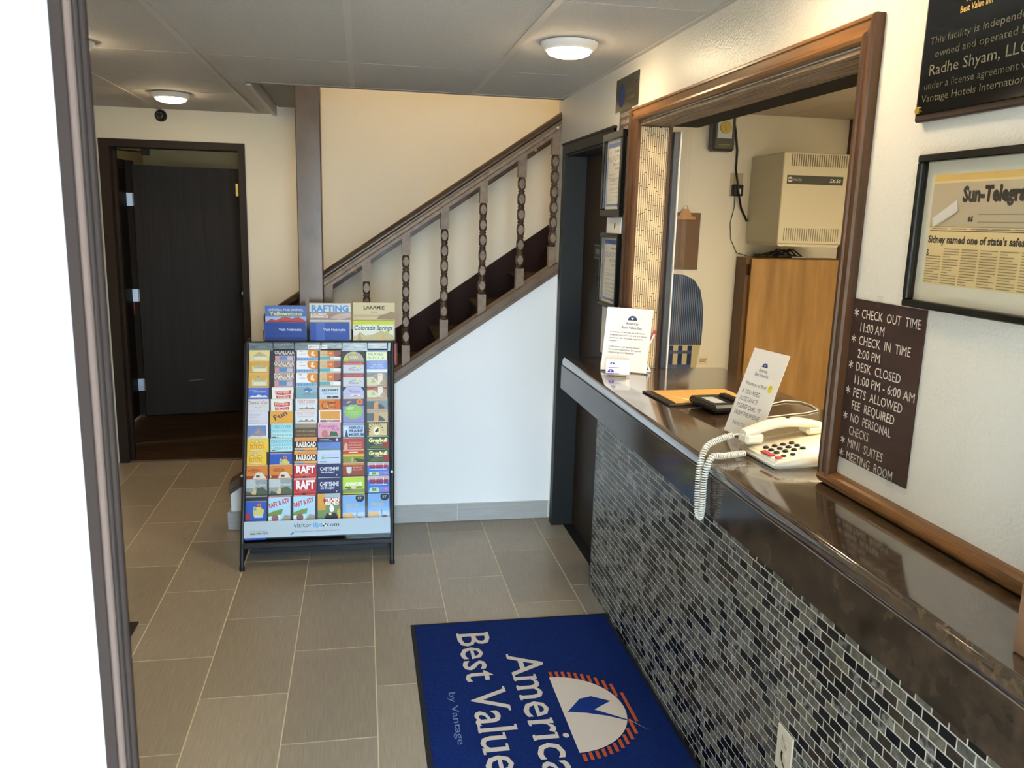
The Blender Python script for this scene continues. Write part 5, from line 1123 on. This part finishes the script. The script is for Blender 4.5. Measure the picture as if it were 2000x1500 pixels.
# magazines in the wire holders on top
wh = thing('wire_magazine_holder', 'black wire holder for six magazines on top of the brochure rack', 'magazine holder', at(0, 0, 0))
for (a, b) in ((-.484, -.270), (-.264, -.050), (-.050, .170)):
    mb = MB()
    for x in (a+.002, b-.002): mb.tube([(x, 4.262, 1.045), (x, 4.268, 1.10), (x, 4.205, 1.10), (x, 4.205, 1.05)], .0022, 6)
    mb.tube([(a+.002, 4.205, 1.05), (b-.002, 4.205, 1.05)], .0022, 6); mb.tube([(a+.002, 4.266, 1.10), (b-.002, 4.266, 1.10)], .0022, 6); mb.build('wire_frame', rackm, wh)
B(-.48, 4.200, 1.043, .166, 4.268, 1.047).build('base_plate', rackp, wh)
def magazine(x, y, z1, w, lab, ops, hue, z0=1.0475):
    h = z1-z0
    t = thing('magazine', lab, 'magazine', at(x, y, z0), 'magazines on top of the rack')
    sh = B(0, 0, 0, w, .006, h).build('folded_sheets', pagem, t)
    decal('cover_print', [('R', 0, 0, w, h, hue)]+ops(w, h), t, y=-.0003, step=.00004, clip=(0, 0, w, h))
def m_yel(w, h): return [('R', 0, h-.085, w, h-.055, '9fb2d8'), ('R', 0, h-.055, w, h, '4a68a8'), ('T', w/2, h-.027, 'NATIONAL PARK JOURNAL', .011, 'd6def0', {'al': 'c', 'w': w*.86, 'bold': .01}), ('T', w/2, h-.050, 'Yellowstone', .019, 'd6d85a', {'al': 'c', 'w': w*.8, 'bold': .03}), ('P', [(0, h-.085), (.03, h-.066), (.05, h-.075), (.075, h-.062), (.10, h-.055), (.13, h-.065), (.16, h-.056), (w, h-.080), (w, h-.085)], 'b0524e')]
def m_raft(w, h): return [('R', 0, h-.085, w, h-.045, '8f7c74'), ('R', 0, h-.006, w, h, 'b9b4a8'), ('T', w/2, h-.042, 'RAFTING', .030, '3f8fd0', {'al': 'c', 'w': w*.9, 'bold': .04}), ('T', .006, h-.061, 'COLORADO', .010, 'f0eeea', {'w': w*.40, 'bold': .03}), ('T', .006, h-.074, 'EXPERIENCE', .010, 'f0eeea', {'w': w*.42, 'bold': .03}), ('P', [(.10, h-.075), (.14, h-.055), (w, h-.048), (w, h-.07), (.15, h-.085)], 'b9aaa0')]
def m_lar(w, h): return [('R', 0, h-.075, w, h-.06, 'b3a284'), ('T', w/2, h-.032, 'LARAMIE', .017, '3f3a34', {'al': 'c', 'w': w*.50, 'bold': .03, 'arc': 1.2}), ('R', w*.32, h-.038, w*.72, h-.0365, '8f8468'), ('T', w/2, h-.052, 'Laramie', .008, '4a443a', {'al': 'c', 'w': w*.16, 'shear': .3}), ('P', [(w*.55, h-.085), (w*.66, h-.062), (w*.8, h-.056), (w*.9, h-.044), (w, h-.050), (w, h-.085)], '8f7a5c')]
def m_neb(dx): return lambda w, h: [('E', w*.28, h*.6, .024, .024, '1c387c'), ('E', w*.28, h*.6, .020, .020, '1f3f88'), ('R', w*(.1+dx), 0, w*(.32+dx), h, '4563ac') if dx else ('R', 0, 0, w, .02, '1a2f6c'), ('T', w*.34, h*.55, 'Visit Nebraska', .013, 'c9d6f0', {'w': w*.56, 'bold': .02}), ('R', w*.56, h*.48, w*.9, h*.49, '7f95cc')]
def m_cs(w, h): return [('R', 0, h-.018, w, h, 'bfcb3c'), ('R', w*.1, h-.010, w*.9, h-.008, '8f9a30'), ('R', 0, 0, w, .03, 'c9b98c'), ('T', w*.5, h-.045, 'Colorado Springs', .022, '2f4858', {'al': 'c', 'w': w*.94, 'shear': .2, 'bold': .015}), ('E', w*.84, h-.062, .012, .012, 'b9c43c'), ('P', [(0, .02), (.04, .045), (.06, .03), (.10, .035), (.14, .055), (w, .03), (w, 0), (0, 0)], 'b9ad84'), ('P', [(.02, 0), (.03, .05), (.045, 0)], '9a9a6c'), ('P', [(.14, 0), (.15, .06), (.16, 0)], 'c9a46a')]
magazine(-.478, 4.255, 1.222, .200, 'blue Yellowstone national park magazine behind the left navy one', m_yel, '6f87c0')
magazine(-.262, 4.255, 1.236, .204, 'RAFTING COLORADO EXPERIENCE magazine with blue capitals at the back', m_raft, 'd6d2c8')
magazine(-.045, 4.255, 1.240, .210, 'tan LARAMIE magazine at the back right of the rack top', m_lar, 'c9bb94')
magazine(-.478, 4.215, 1.143, .198, 'navy Visit Nebraska magazine, left of the two', m_neb(0), '1f3f88')
magazine(-.260, 4.215, 1.143, .196, 'navy Visit Nebraska magazine with lighter streaks, right of the two', m_neb(.06), '2b4a94')
magazine(-.046, 4.215, 1.151, .202, 'white and lime Colorado Springs magazine', m_cs, 'dfe3d6')
t = thing('red_leaflet', 'red leaflet hanging on the right side of the rack behind the tube', 'leaflet', at(.158, 4.235, .92))
B(0, 0, 0, .018, .004, .115).build('sheet', mat('red_leaflet_paper', '9a3a34', .5), t)
MB().tube([(.150, 4.22, 1.04), (.172, 4.222, 1.035), (.172, 4.222, .93), (.150, 4.21, .90)], .002, 6).build('side_wire', rackm, rk)
